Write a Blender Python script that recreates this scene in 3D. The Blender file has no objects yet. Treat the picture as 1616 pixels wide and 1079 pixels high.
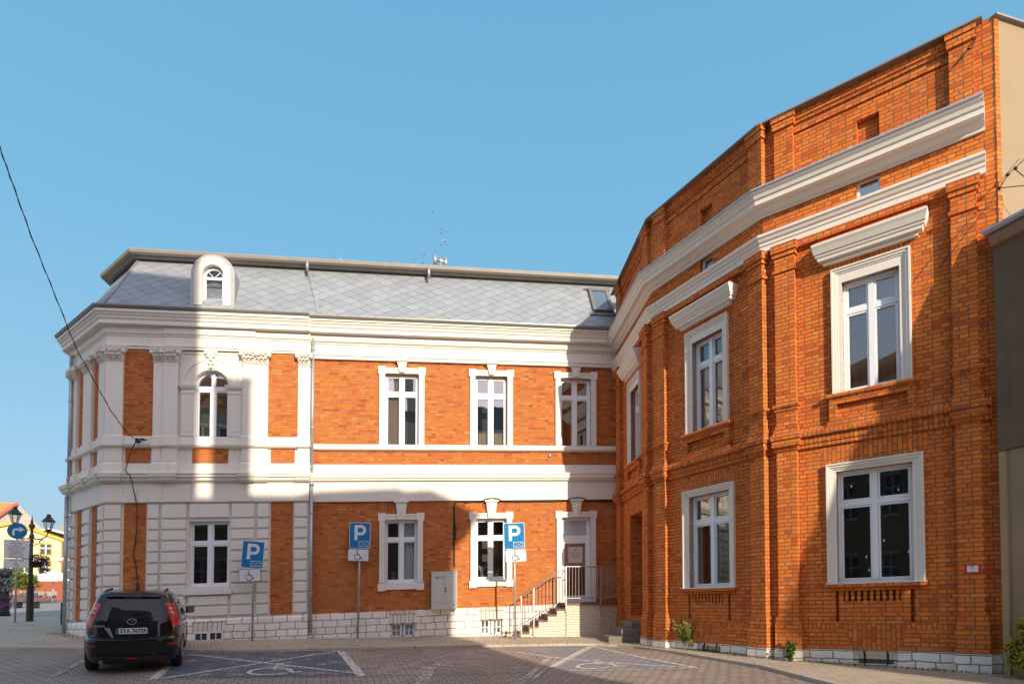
import bpy, math, random
from mathutils import Vector
PI=math.pi
C=bpy.context.scene.collection
rnd=random.Random(7)
# ------------------------------------------------------------------ helpers
def sstep(a,b,x):
    t=min(1,max(0,(x-a)/(b-a))); return t*t*(3-2*t)
def g(X,Y):                       # lie of the land: a shallow bowl in the yard, flat along the house fronts
    D=(18.9+X*.1794-Y)*.984
    z=-.33*sstep(0,8.5,D)*(1-sstep(-1,5,X))
    z+=.17*sstep(8,12.5,-X)*sstep(15,20,Y)
    z+=.42*sstep(30,58,Y)
    return z
GRADE=.0356                       # the courses of both houses climb gently to the east
def grade(p): return (p[0],p[1],p[2]+GRADE*p[0]-.215)
class Fr:                         # wall frame: s along the wall, o out of it, z up
    def __init__(s,P,d,n,w=(0,0,1),gr=True):
        s.P=Vector((P[0],P[1],P[2] if len(P)>2 else 0)); s.d=Vector((d[0],d[1],d[2] if len(d)>2 else 0)); s.n=Vector((n[0],n[1],n[2] if len(n)>2 else 0)); s.w=Vector(w); s.gr=gr
    def __call__(s,a,o,z):
        v=s.P+s.d*a+s.n*o+s.w*z
        return grade(v) if s.gr else tuple(v)
def frame2(P,Q,gr=True,flip=False):
    d=(Vector(Q)-Vector(P)).to_2d().normalized(); n=Vector((d.y,-d.x))
    if n.dot(-Vector(P).to_2d())<0: n=-n
    if flip: n=-n
    return Fr(P,d,n,gr=gr)
WORLD=Fr((0,0,0),(1,0,0),(0,1,0),gr=False)
class MB:
    def __init__(s,fr=WORLD): s.fr=fr; s.v=[]; s.f=[]; s.uv=[]; s.m=[]; s.mi=0; s.sm=[]; s.smooth=False
    def face(s,pts,uv=None,fr=None):
        fr=fr or s.fr; i=len(s.v)
        if uv is None:
            a,b,c=[Vector(p) for p in (pts[0],pts[1],pts[2])]
            n=(b-a).cross(c-a)
            if len(pts)>3 and n.length<1e-9: n=(c-a).cross(Vector(pts[3])-a)
            x,y,z=abs(n.x),abs(n.y),abs(n.z)
            if y>=x*.7 and y>=z*.7: uv=[(p[0],p[2]) for p in pts]
            elif x>=z: uv=[(p[1]+.065,p[2]) for p in pts]
            else: uv=[(p[0],p[1]) for p in pts]
        s.v+= [fr(*p) for p in pts]; s.f.append(tuple(range(i,i+len(pts)))); s.uv.append(uv); s.m.append(s.mi); s.sm.append(s.smooth)
    def box(s,a0,a1,o0,o1,z0,z1):
        if a0>a1:a0,a1=a1,a0
        if o0>o1:o0,o1=o1,o0
        if z0>z1:z0,z1=z1,z0
        P=lambda i,j,k:((a0,a1)[i],(o0,o1)[j],(z0,z1)[k])
        for q in ([(0,0,0),(1,0,0),(1,0,1),(0,0,1)],[(0,1,0),(0,1,1),(1,1,1),(1,1,0)],[(0,0,0),(0,0,1),(0,1,1),(0,1,0)],[(1,0,0),(1,1,0),(1,1,1),(1,0,1)],[(0,0,1),(1,0,1),(1,1,1),(0,1,1)],[(0,0,0),(0,1,0),(1,1,0),(1,0,0)]):
            s.face([P(*c) for c in q])
    def stack(s,a0,a1,lv,o0=0,cap=True):    # lv: (z, out, side extension): lofted block standing on the wall plane
        for (z1,o1,e1),(z2,o2,e2) in zip(lv,lv[1:]):
            A=[(a0-e1,o0,z1),(a0-e1,o1,z1),(a1+e1,o1,z1),(a1+e1,o0,z1)]; B=[(a0-e2,o0,z2),(a0-e2,o2,z2),(a1+e2,o2,z2),(a1+e2,o0,z2)]
            for i in range(3): s.face([A[i],A[i+1],B[i+1],B[i]])
        if cap:
            for z,o,e in (lv[0],lv[-1]): s.face([(a0-e,o0,z),(a1+e,o0,z),(a1+e,o,z),(a0-e,o,z)])
    def prism(s,poly,o0,o1):                # polygon in (s,z) between two depths
        s.face([(a,o1,z) for a,z in poly]); s.face([(a,o0,z) for a,z in poly][::-1])
        for (a,z),(b,y) in zip(poly,poly[1:]+poly[:1]): s.face([(a,o0,z),(b,o0,y),(b,o1,y),(a,o1,z)])
    def prof(s,poly,a0,a1):                 # polygon in (o,z) extruded along s
        s.face([(a0,o,z) for o,z in poly]); s.face([(a1,o,z) for o,z in poly][::-1])
        for (o,z),(p,y) in zip(poly,poly[1:]+poly[:1]): s.face([(a0,o,z),(a0,p,y),(a1,p,y),(a1,o,z)],[(a0,o+z),(a0,p+y),(a1,p+y),(a1,o+z)])
    def tube(s,pts,r,n=8,r2=None,caps=True):
        P=[Vector(p) for p in pts]; rings=[]; N=len(P)
        up=None
        for i,p in enumerate(P):
            t=(P[min(i+1,N-1)]-P[max(i-1,0)]).normalized()
            if up is None: up=Vector((0,0,1)) if abs(t.z)<.9 else Vector((1,0,0))
            a=t.cross(up).normalized(); b=a.cross(t).normalized(); up=b
            rr=r if r2 is None else r+(r2-r)*i/(N-1)
            rings.append([tuple(p+a*rr*math.cos(2*PI*k/n)+b*rr*math.sin(2*PI*k/n)) for k in range(n)])
        sm=s.smooth; s.smooth=True
        for A,B in zip(rings,rings[1:]):
            for k in range(n): s.face([A[k],A[(k+1)%n],B[(k+1)%n],B[k]],[(k/n,0),((k+1)/n,0),((k+1)/n,1),(k/n,1)])
        s.smooth=sm
        if caps: s.face(rings[0][::-1]); s.face(rings[-1])
    def lathe(s,c,pr,n=16,ax='z',smooth=True):   # pr: (r,h)
        rings=[]
        for r,h in pr:
            R=[]
            for k in range(n):
                x,y=r*math.cos(2*PI*k/n),r*math.sin(2*PI*k/n)
                R.append((c[0]+x,c[1]+y,c[2]+h) if ax=='z' else (c[0]+x,c[1]+h,c[2]+y) if ax=='o' else (c[0]+h,c[1]+x,c[2]+y))
            rings.append(R)
        sm=s.smooth; s.smooth=smooth
        for A,B in zip(rings,rings[1:]):
            for k in range(n): s.face([A[k],A[(k+1)%n],B[(k+1)%n],B[k]],[(k/n,0),((k+1)/n,0),((k+1)/n,1),(k/n,1)])
        s.smooth=sm
        s.face(rings[0][::-1]); s.face(rings[-1])
    def arc(s,cs,cz,r0,r1,o0,o1,a0,a1,n=24):      # ring segment facing out of the wall
        for i in range(n):
            t,u=a0+(a1-a0)*i/n,a0+(a1-a0)*(i+1)/n
            q=[(cs+r0*math.cos(t),cz+r0*math.sin(t)),(cs+r1*math.cos(t),cz+r1*math.sin(t)),(cs+r1*math.cos(u),cz+r1*math.sin(u)),(cs+r0*math.cos(u),cz+r0*math.sin(u))]
            s.face([(a,o1,z) for a,z in q]); 
            s.face([(q[0][0],o0,q[0][1]),(q[0][0],o1,q[0][1]),(q[3][0],o1,q[3][1]),(q[3][0],o0,q[3][1])])
            s.face([(q[1][0],o0,q[1][1]),(q[1][0],o1,q[1][1]),(q[2][0],o1,q[2][1]),(q[2][0],o0,q[2][1])])
            if i in (0,n-1):
                e=q[:2] if i==0 else q[2:]
                s.face([(e[0][0],o0,e[0][1]),(e[1][0],o0,e[1][1]),(e[1][0],o1,e[1][1]),(e[0][0],o1,e[0][1])])
    def build(s,name,mats,parent=None,label=None,weld=False):
        me=bpy.data.meshes.new(name); o=bpy.data.objects.new(name,me); C.objects.link(o)
        loc=Vector((0,0,0))
        if parent is not None:
            r=parent
            while r.parent: r=r.parent
            loc=Vector(r['_o']); o.parent=parent
        else:
            xs=[v[0] for v in s.v]; ys=[v[1] for v in s.v]; loc=Vector(((min(xs)+max(xs))/2,(min(ys)+max(ys))/2,min(v[2] for v in s.v))); o.location=loc
        me.from_pydata([tuple(Vector(v)-loc) for v in s.v],[],s.f)
        ul=me.uv_layers.new(name='UV'); k=0
        for u in s.uv:
            for w in u: ul.data[k].uv=w; k+=1
        for m in (mats if isinstance(mats,(list,tuple)) else [mats]): me.materials.append(m)
        for p,mi,sm in zip(me.polygons,s.m,s.sm): p.material_index=mi; p.use_smooth=sm
        if any(s.sm) or weld:
            import bmesh
            bm=bmesh.new(); bm.from_mesh(me); bmesh.ops.remove_doubles(bm,verts=bm.verts,dist=1e-5); bmesh.ops.recalc_face_normals(bm,faces=bm.faces); bm.to_mesh(me); bm.free()
        if label: o['label']=label
        return o
def thing(name,label,cat,loc,group=None):
    o=bpy.data.objects.new(name,None); C.objects.link(o); o.location=loc; o['_o']=list(loc); o['label']=label; o['category']=cat; o.empty_display_size=.2
    if group:o['group']=group
    return o
def tag(o,label,cat,group=None,kind=None):
    if label:o['label']=label
    if cat:o['category']=cat
    if group:o['group']=group
    if kind:o['kind']=kind
    return o
def sweep(mb,path,profile,gr=True,ends=True):   # path of (x,y); profile of (o,z); out is to the camera side (left of travel reversed)
    P=[Vector(p) for p in path]; N=len(P); ns=[]
    for a,b in zip(P,P[1:]):
        d=(b-a).normalized(); ns.append(Vector((d.y,-d.x)))
    mit=[]
    for i in range(N):
        if i==0: m=ns[0]
        elif i==N-1: m=ns[-1]
        else:
            m=(ns[i-1]+ns[i]); m=m/ m.dot(ns[i])
        mit.append(m)
    f=(lambda x,y,z:grade((x,y,z))) if gr else (lambda x,y,z:(x,y,z))
    L=0
    for i in range(N-1):
        l2=L+(P[i+1]-P[i]).length
        for (o1,z1),(o2,z2) in zip(profile,profile[1:]):
            q=[P[i]+mit[i]*o1,P[i+1]+mit[i+1]*o1,P[i+1]+mit[i+1]*o2,P[i]+mit[i]*o2]
            k=len(mb.v); mb.v+=[f(q[0].x,q[0].y,z1),f(q[1].x,q[1].y,z1),f(q[2].x,q[2].y,z2),f(q[3].x,q[3].y,z2)]
            mb.f.append((k,k+1,k+2,k+3)); w=(z1,z2) if abs(z1-z2)>abs(o1-o2) else (o1,o2)
            mb.uv.append([(L,w[0]),(l2,w[0]),(l2,w[1]),(L,w[1])]); mb.m.append(mb.mi); mb.sm.append(False)
        L=l2
    if ends:
        for i in (0,N-1):
            k=len(mb.v); 
            for o,z in profile: q=P[i]+mit[i]*o; mb.v.append(f(q.x,q.y,z))
            mb.f.append(tuple(range(k,k+len(profile)))); mb.uv.append([(o,z) for o,z in profile]); mb.m.append(mb.mi); mb.sm.append(False)
def wall(mb,s0,s1,z0,z1,o,opens,depth=.14,reveal=True):  # wall face with openings cut out
    S=sorted({s0,s1,*[a for q in opens for a in q[:2] if s0<a<s1]}); Z=sorted({z0,z1,*[a for q in opens for a in q[2:4] if z0<a<z1]})
    for a,b in zip(S,S[1:]):
        for c,d in zip(Z,Z[1:]):
            m,n=(a+b)/2,(c+d)/2
            if any(q[0]<m<q[1] and q[2]<n<q[3] for q in opens): continue
            mb.face([(a,o,c),(b,o,c),(b,o,d),(a,o,d)])
    if reveal:
        for q in opens:
            a,b,c,d=max(q[0],s0),min(q[1],s1),max(q[2],z0),min(q[3],z1); i=o-(q[4] if len(q)>4 else depth)
            mb.face([(a,o,c),(a,i,c),(a,i,d),(a,o,d)]); mb.face([(b,o,c),(b,o,d),(b,i,d),(b,i,c)]); mb.face([(a,o,d),(a,i,d),(b,i,d),(b,o,d)]); mb.face([(a,o,c),(b,o,c),(b,i,c),(a,i,c)])
            if len(q)>4: mb.face([(a,i,c),(b,i,c),(b,i,d),(a,i,d)])
# ------------------------------------------------------------------ materials
def srgb(r,g_,b): 
    f=lambda c:(c/255/12.92) if c/255<=.04045 else ((c/255+.055)/1.055)**2.4
    return (f(r),f(g_),f(b),1)
class NT:
    def __init__(s,name):
        s.m=bpy.data.materials.new(name); s.m.use_nodes=True; s.t=s.m.node_tree; s.b=s.t.nodes['Principled BSDF']; s.out=s.t.nodes['Material Output']
    def n(s,typ,**k):
        x=s.t.nodes.new(typ)
        for a,v in k.items():
            if a.startswith('i_'): x.inputs[a[2:].replace('_',' ')].default_value=v
            else: setattr(x,a,v)
        return x
    def l(s,a,b): s.t.links.new(a,b)
    def math(s,op,a,b=None,c=None):
        x=s.n('ShaderNodeMath',operation=op)
        for i,v in enumerate((a,b,c)):
            if v is None: continue
            if isinstance(v,(int,float)): x.inputs[i].default_value=v
            else: s.l(v,x.inputs[i])
        return x.outputs[0]
    def mix(s,f,a,b,mode='MIX'):
        x=s.n('ShaderNodeMix',data_type='RGBA',blend_type=mode)
        for i,v in ((0,f),(6,a),(7,b)):
            if isinstance(v,(int,float,tuple)): x.inputs[i].default_value=v
            else: s.l(v,x.inputs[i])
        return x.outputs[2]
    def ramp(s,f,stops):
        x=s.n('ShaderNodeValToRGB'); e=x.color_ramp.elements
        while len(e)<len(stops): e.new(.5)
        for i,(p,c) in enumerate(stops): e[i].position=p; e[i].color=c
        s.l(f,x.inputs[0]); return x.outputs[0]
    def noise(s,v,sc,det=3,rough=.55):
        x=s.n('ShaderNodeTexNoise'); x.inputs['Scale'].default_value=sc; x.inputs['Detail'].default_value=det; x.inputs['Roughness'].default_value=rough
        s.l(v,x.inputs['Vector']); return x.outputs['Fac']
    def bump(s,h,st,d=.01,nrm=None):
        x=s.n('ShaderNodeBump'); x.inputs['Strength'].default_value=st; x.inputs['Distance'].default_value=d; s.l(h,x.inputs['Height'])
        if nrm is not None: s.l(nrm,x.inputs['Normal'])
        s.l(x.outputs[0],s.b.inputs['Normal']); return x.outputs[0]
    def fin(s,col=None,rough=.6,metal=0,spec=.5):
        if col is not None:
            if isinstance(col,tuple): s.b.inputs['Base Color'].default_value=col
            else: s.l(col,s.b.inputs['Base Color'])
        if isinstance(rough,(int,float)): s.b.inputs['Roughness'].default_value=rough
        else: s.l(rough,s.b.inputs['Roughness'])
        s.b.inputs['Metallic'].default_value=metal; s.b.inputs['Specular IOR Level'].default_value=spec
        return s.m
def brick_mat(name,vert=False,tone=1.0,lo=1.0,hi_=1.0,mortar=(.25,.205,.125,1),dark=.12):
    t=NT(name); uv=t.n('ShaderNodeUVMap').outputs[0]; sp=t.n('ShaderNodeSeparateXYZ'); t.l(uv,sp.inputs[0]); u,v=sp.outputs[0],sp.outputs[1]
    if vert: u,v=v,u
    pos=t.n('ShaderNodeNewGeometry').outputs['Position']
    wob=t.noise(pos,6,2); wv=t.math('MULTIPLY_ADD',wob,.006,-.003); v2=t.math('ADD',v,wv)
    cb=t.n('ShaderNodeCombineXYZ'); t.l(u,cb.inputs[0]); t.l(v2,cb.inputs[1])
    outs=[]
    for w in (.26,.13):
        b=t.n('ShaderNodeTexBrick'); b.offset=.5 if w>.2 else 0; b.offset_frequency=2 if w>.2 else 1; b.squash=1
        if w>.2: b.offset=.25; b.offset_frequency=4
        b.inputs['Color1'].default_value=(0,0,0,1); b.inputs['Color2'].default_value=(1,1,1,1); b.inputs['Mortar'].default_value=(.5,.5,.5,1)
        b.inputs['Scale'].default_value=1; b.inputs['Mortar Size'].default_value=.0092; b.inputs['Mortar Smooth'].default_value=.25; b.inputs['Brick Width'].default_value=w; b.inputs['Row Height'].default_value=.0769
        t.l(cb.outputs[0],b.inputs['Vector']); outs.append(b)
    par=t.math('FLOORED_MODULO',t.math('FLOOR',t.math('DIVIDE',v2,.0769)),2)
    col=t.mix(par,outs[0].outputs['Color'],outs[1].outputs['Color']); 
    fm=t.n('ShaderNodeMix',data_type='FLOAT'); t.l(par,fm.inputs[0]); t.l(outs[0].outputs['Fac'],fm.inputs[2]); t.l(outs[1].outputs['Fac'],fm.inputs[3]); fac=fm.outputs[0]
    k=tone
    c=t.ramp(col,[(0,(.36*k*lo,.050*k*lo,.009*k,1)),(dark,(.56*k,.098*k,.012*k,1)),(dark+.14,(.63*k,.124*k,.013*k,1)),(.6,(.67*k,.141*k,.015*k,1)),(.92,(.71*k,.165*k*hi_,.020*k*hi_,1)),(1,(.74*k,.215*k*hi_,.034*k*hi_,1))])
    big=t.noise(pos,.9,4); c=t.mix(t.math('MULTIPLY',t.ramp(big,[(.38,(0,0,0,1)),(.66,(1,1,1,1))]),.30),c,(.40*k,.085*k,.02*k,1))
    fine=t.noise(pos,38,3,.7); c=t.mix(t.math('MULTIPLY',t.ramp(fine,[(.42,(0,0,0,1)),(.72,(1,1,1,1))]),.3),c,(.30*k,.06*k,.02*k,1))
    mv=t.mix(t.noise(pos,2.3,3),mortar,tuple(x*1.35 for x in mortar[:3])+(1,))
    c=t.mix(fac,c,mv)
    h=t.math('SUBTRACT',t.math('MULTIPLY',fine,.35),fac); h=t.math('ADD',h,t.math('MULTIPLY',col,.25)); t.bump(h,1.0,.02)
    hs=t.n('ShaderNodeHueSaturation'); hs.inputs['Hue'].default_value=.5035; hs.inputs['Saturation'].default_value=.99; hs.inputs['Value'].default_value=1.0; t.l(c,hs.inputs['Color']); return t.fin(hs.outputs[0],.85,0,.12)
def stone_mat(name,w=.36,hh=.2,cols=((.46,.40,.33,1),(.62,.56,.49,1)),mort=(.22,.17,.12,1)):
    t=NT(name); uv=t.n('ShaderNodeUVMap').outputs[0]; pos=t.n('ShaderNodeNewGeometry').outputs['Position']
    wn=t.n('ShaderNodeTexNoise'); wn.inputs['Scale'].default_value=3; t.l(pos,wn.inputs['Vector'])
    vm=t.n('ShaderNodeVectorMath',operation='MULTIPLY_ADD'); t.l(wn.outputs['Color'],vm.inputs[0]); vm.inputs[1].default_value=(.10,.05,0); t.l(uv,vm.inputs[2])
    b=t.n('ShaderNodeTexBrick'); b.offset=.5; b.squash=.72; b.squash_frequency=3; t.l(vm.outputs[0],b.inputs['Vector'])
    for k,v in (('Color1',(0,0,0,1)),('Color2',(1,1,1,1)),('Mortar',(.5,.5,.5,1)),('Scale',1),('Mortar Size',.011),('Mortar Smooth',.35),('Brick Width',w),('Row Height',hh)): b.inputs[k].default_value=v
    c=t.ramp(b.outputs['Color'],[(0,cols[0]),(1,cols[1])]); f=t.noise(pos,22,5,.7); c=t.mix(t.math('MULTIPLY',t.ramp(f,[(.5,(0,0,0,1)),(.75,(1,1,1,1))]),.25),c,(.28,.22,.16,1))
    bg=t.noise(pos,2.1,3); c=t.mix(t.math('MULTIPLY',bg,.2),c,(.45,.36,.27,1))
    c=t.mix(b.outputs['Fac'],c,mort); t.bump(t.math('SUBTRACT',t.math('MULTIPLY',f,.6),b.outputs['Fac']),.8,.02)
    return t.fin(c,.85,0,.3)
def plaster(name,c,var=.08,bs=.15,sc=30,rough=.75):
    t=NT(name); pos=t.n('ShaderNodeNewGeometry').outputs['Position']; a=t.noise(pos,1.3,5); b=t.noise(pos,sc,4,.65)
    d=tuple(x*(1-var*2) for x in c[:3])+(1,); col=t.mix(t.ramp(a,[(.3,(0,0,0,1)),(.7,(1,1,1,1))]),c,tuple(x*(1-var) for x in c[:3])+(1,)); col=t.mix(t.math('MULTIPLY',b,.5),col,d)
    # rain streaks: thin vertical dirt
    mp=t.n('ShaderNodeMapping'); mp.inputs['Scale'].default_value=(9,9,.5); t.l(pos,mp.inputs[0]); st=t.noise(mp.outputs[0],1,3); col=t.mix(t.math('MULTIPLY',t.ramp(st,[(.58,(0,0,0,1)),(.8,(1,1,1,1))]),var*4.0),col,tuple(x*.42 for x in c[:3])+(1,))
    t.bump(b,bs,.01); return t.fin(col,rough,0,.35)
def plain(name,c,rough=.5,metal=0,var=.06,sc=8,spec=.5,bs=0):
    t=NT(name); pos=t.n('ShaderNodeNewGeometry').outputs['Position']; a=t.noise(pos,sc,4)
    col=t.mix(a,tuple(x*(1-var) for x in c[:3])+(1,),tuple(min(1,x*(1+var)) for x in c[:3])+(1,))
    if bs: t.bump(a,bs,.01)
    return t.fin(col,rough,metal,spec)
def slate_mat(name,c1=(.245,.268,.285,1),c2=(.29,.312,.33,1)):
    t=NT(name); uv=t.n('ShaderNodeUVMap').outputs[0]; sp=t.n('ShaderNodeSeparateXYZ'); t.l(uv,sp.inputs[0]); u,v=sp.outputs[0],sp.outputs[1]
    a=t.math('ADD',t.math('DIVIDE',u,.53),t.math('DIVIDE',v,.285)); b=t.math('SUBTRACT',t.math('DIVIDE',u,.53),t.math('DIVIDE',v,.285))
    fa=t.math('FRACT',a); fb=t.math('FRACT',b)
    ln=t.math('MAXIMUM',t.math('LESS_THAN',fa,.035),t.math('LESS_THAN',fb,.045))
    cv=t.n('ShaderNodeCombineXYZ'); t.l(t.math('FLOOR',a),cv.inputs[0]); t.l(t.math('FLOOR',b),cv.inputs[1])
    w=t.n('ShaderNodeTexWhiteNoise',noise_dimensions='2D'); t.l(cv.outputs[0],w.inputs['Vector'])
    pos=t.n('ShaderNodeNewGeometry').outputs['Position']; c=t.mix(w.outputs['Value'],c1,c2)
    mp=t.n('ShaderNodeMapping'); mp.inputs['Scale'].default_value=(3,3,.6); t.l(pos,mp.inputs[0]); st=t.noise(mp.outputs[0],1,4)
    c=t.mix(t.math('MULTIPLY',t.ramp(st,[(.5,(0,0,0,1)),(.8,(1,1,1,1))]),.35),c,(.42,.42,.40,1))
    c=t.mix(t.math('MULTIPLY',t.ramp(t.noise(pos,1.7,2),[(.66,(0,0,0,1)),(.74,(1,1,1,1))]),.25),c,(.45,.36,.2,1))
    c=t.mix(t.math('MULTIPLY',ln,.6),c,(.06,.065,.075,1))
    hgt=t.math('ADD',t.math('MULTIPLY',fa,.5),t.math('MULTIPLY',fb,.5)); t.bump(t.math('SUBTRACT',hgt,ln),.7,.02)
    return t.fin(c,.48,.15,.5)
def paving_mat(name,ang,bw,rh,c1,c2,mort,paint=None,wear=.5,rub=(.5,.5,.5,1),m_size=.006):
    t=NT(name); pos=t.n('ShaderNodeNewGeometry').outputs['Position']
    mp=t.n('ShaderNodeMapping'); mp.inputs['Rotation'].default_value=(0,0,math.radians(ang)); t.l(pos,mp.inputs[0])
    wn=t.n('ShaderNodeTexNoise'); wn.inputs['Scale'].default_value=1.2; t.l(pos,wn.inputs['Vector'])
    vm=t.n('ShaderNodeVectorMath',operation='MULTIPLY_ADD'); t.l(wn.outputs['Color'],vm.inputs[0]); vm.inputs[1].default_value=(.03,.03,0); t.l(mp.outputs[0],vm.inputs[2])
    b=t.n('ShaderNodeTexBrick'); t.l(vm.outputs[0],b.inputs['Vector'])
    for k,v in (('Color1',(0,0,0,1)),('Color2',(1,1,1,1)),('Mortar',(.5,.5,.5,1)),('Scale',1),('Mortar Size',m_size),('Mortar Smooth',.3),('Brick Width',bw),('Row Height',rh)): b.inputs[k].default_value=v
    c=t.mix(b.outputs['Color'],c1,c2); big=t.noise(pos,.55,5); c=t.mix(t.math('MULTIPLY',t.ramp(big,[(.35,(0,0,0,1)),(.68,(1,1,1,1))]),.5),c,tuple(x*.62 for x in c1[:3])+(1,))
    f=t.noise(pos,45,3,.7); c=t.mix(t.math('MULTIPLY',f,.35),c,tuple(x*.5 for x in c1[:3])+(1,))
    jm=b.outputs['Fac']
    if paint:
        wr=t.noise(pos,3.2,5,.7); hi=t.noise(pos,30,3,.7); wsum=t.math('ADD',t.math('MULTIPLY',wr,.6),t.math('MULTIPLY',hi,.4))
        wsum=t.math('ADD',wsum,t.math('MULTIPLY',t.math('SUBTRACT',b.outputs['Color'],.5),.10))
        msk=t.ramp(wsum,[(max(0,wear-.05),(1,1,1,1)),(wear+.05,(0,0,0,1))])
        c=t.mix(msk,c,paint); c=t.mix(t.math('MULTIPLY',jm,.75),c,mort)
    else: c=t.mix(jm,c,mort)
    t.bump(t.math('SUBTRACT',t.math('MULTIPLY',f,.4),jm),.6,.012)
    return t.fin(c,.72,0,.35)
def leaf_mat(name,c1,c2,rough=.5):
    t=NT(name); pos=t.n('ShaderNodeNewGeometry').outputs['Position']; oi=t.noise(pos,9,2); r=t.n('ShaderNodeNewGeometry').outputs['Random Per Island']
    c=t.mix(r,c1,c2); c=t.mix(t.math('MULTIPLY',oi,.4),c,tuple(x*.5 for x in c1[:3])+(1,)); t.b.inputs['Subsurface Weight'].default_value=0
    t.fin(c,rough,0,.3); tr=t.n('ShaderNodeBsdfTranslucent'); t.l(c,tr.inputs[0]); mx=t.n('ShaderNodeMixShader'); mx.inputs[0].default_value=.3; t.l(t.b.outputs[0],mx.inputs[1]); t.l(tr.outputs[0],mx.inputs[2]); t.l(mx.outputs[0],t.out.inputs[0]); return t.m
def glass_mat(name,refl=.16,tint=(.75,.78,.8,1)):
    t=NT(name); t.t.nodes.remove(t.b); gl=t.n('ShaderNodeBsdfGlossy'); gl.inputs['Roughness'].default_value=.015; gl.inputs['Color'].default_value=(1,1,1,1)
    tr=t.n('ShaderNodeBsdfTransparent'); tr.inputs[0].default_value=tint
    fr=t.n('ShaderNodeFresnel'); fr.inputs[0].default_value=1.5; f=t.math('ADD',t.math('MULTIPLY',fr.outputs[0],.85),refl)
    pos=t.n('ShaderNodeNewGeometry').outputs['Position']; bp=t.n('ShaderNodeBump'); bp.inputs['Strength'].default_value=.02; bp.inputs['Distance'].default_value=.02; t.l(t.noise(pos,1.6,1),bp.inputs['Height']); t.l(bp.outputs[0],gl.inputs['Normal'])
    mx=t.n('ShaderNodeMixShader'); t.l(f,mx.inputs[0]); t.l(tr.outputs[0],mx.inputs[1]); t.l(gl.outputs[0],mx.inputs[2]); t.l(mx.outputs[0],t.out.inputs[0]); return t.m
M={}
M['brick']=brick_mat('brick_west',dark=.12,tone=.98,lo=1.15,hi_=1.15,mortar=(.20,.175,.115,1)); M['brickv']=brick_mat('brick_west_upright',vert=True,mortar=(.18,.155,.10,1))
M['brickr']=brick_mat('brick_east',tone=1.2,dark=.14,lo=1.2,hi_=1.0,mortar=(.13,.112,.068,1)); M['brickrv']=brick_mat('brick_east_upright',vert=True,tone=1.18,lo=1.2,hi_=1.0,mortar=(.13,.112,.068,1))
M['white']=plaster('white_stucco',(.79,.725,.635,1),.05,.12); M['white2']=plaster('white_moulding',(.79,.73,.645,1),.055,.1)
M['frame']=plain('white_upvc',(.80,.81,.83,1),.3,0,.03); M['stone']=stone_mat('white_limestone',.40,.2,((.84,.77,.69,1),(.97,.92,.86,1)),(.30,.20,.12,1))
M['stone2']=stone_mat('white_limestone_east',.42,.152,((.84,.77,.69,1),(.97,.92,.86,1)),(.30,.20,.12,1)); M['stonev']=stone_mat('limestone_upright',.12,.36,((.70,.61,.50,1),(.86,.79,.70,1)),(.30,.20,.12,1))
M['oldwall']=stone_mat('whitewashed_brick',.26,.077,((.66,.58,.46,1),(.76,.69,.57,1)),(.50,.42,.31,1))
M['glass']=glass_mat('window_glass',.30); M['glass2']=glass_mat('window_glass_east',.16); M['glass3']=glass_mat('window_glass_ground_floor',.02); M['zinc']=plain('zinc',(.34,.345,.34,1),.42,.35,.2,5); M['gutter']=plain('dark_zinc',(.20,.195,.18,1),.45,.4,.25,4)
M['metal']=plain('galvanised',(.42,.42,.41,1),.38,.6,.12,12); M['pipe']=plain('pipe_grey',(.42,.43,.45,1),.4,.5,.12,4)
M['fascia']=plain('pale_gutter_zinc',(.27,.24,.205,1),.5,.3,.2,3); M['tan']=plain('tan_reflection_sheet',(.42,.30,.20,1),.9,0,.15,9); M['sky_refl']=plain('painted_sky_reflection',(.42,.46,.52,1),.12,0,.06,3); M['slate']=slate_mat('slate'); M['dark']=plain('dark_interior',(.05,.042,.035,1),.9); M['room']=plain('room_wall',(.11,.085,.06,1),.9,0,.2,2)  # the tan and the pale blue pane colours are painted reflections
M['curtain']=plain('net_curtain',(.62,.61,.56,1),.9,0,.12,14); M['black']=plain('black_rubber',(.018,.018,.018,1),.6); M['cable']=plain('black_cable',(.015,.014,.013,1),.55)
M['steps']=plain('brown_stone',(.17,.10,.065,1),.85,0,.35,9,bs=.3); M['greystone']=plain('weathered_granite',(.17,.14,.11,1),.85,0,.35,8,bs=.4)
M['sheetmetal']=plain('coping_metal',(.45,.46,.50,1),.4,.5,.1,3)
M['cabinet']=plain('grey_cabinet',(.56,.54,.50,1),.5,0,.05,6)
# ------------------------------------------------------------------ house frames
aF=.1776; K0=Vector((3.33,19.62)); K1=Vector((3.59,15.59)); K2=Vector((5.15,12.56)); K3=Vector((8.01,10.25))
dF=Vector((-math.cos(aF),-math.sin(aF))); nF=Vector((math.sin(aF),-math.cos(aF)))
FF=Fr(K0,dF,nF); C0=K0+dF*14.64; H1=C0+Vector((math.cos(2.476),math.sin(2.476)))*2.6; H2=H1+Vector((math.cos(1.69),math.sin(1.69)))*7
FH=frame2(C0,H1); FA=frame2(K0,K1); FB=frame2(K1,K2); FC=frame2(K2,K3)
def fpt(s,o=0): return K0+dF*s+nF*o
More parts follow.
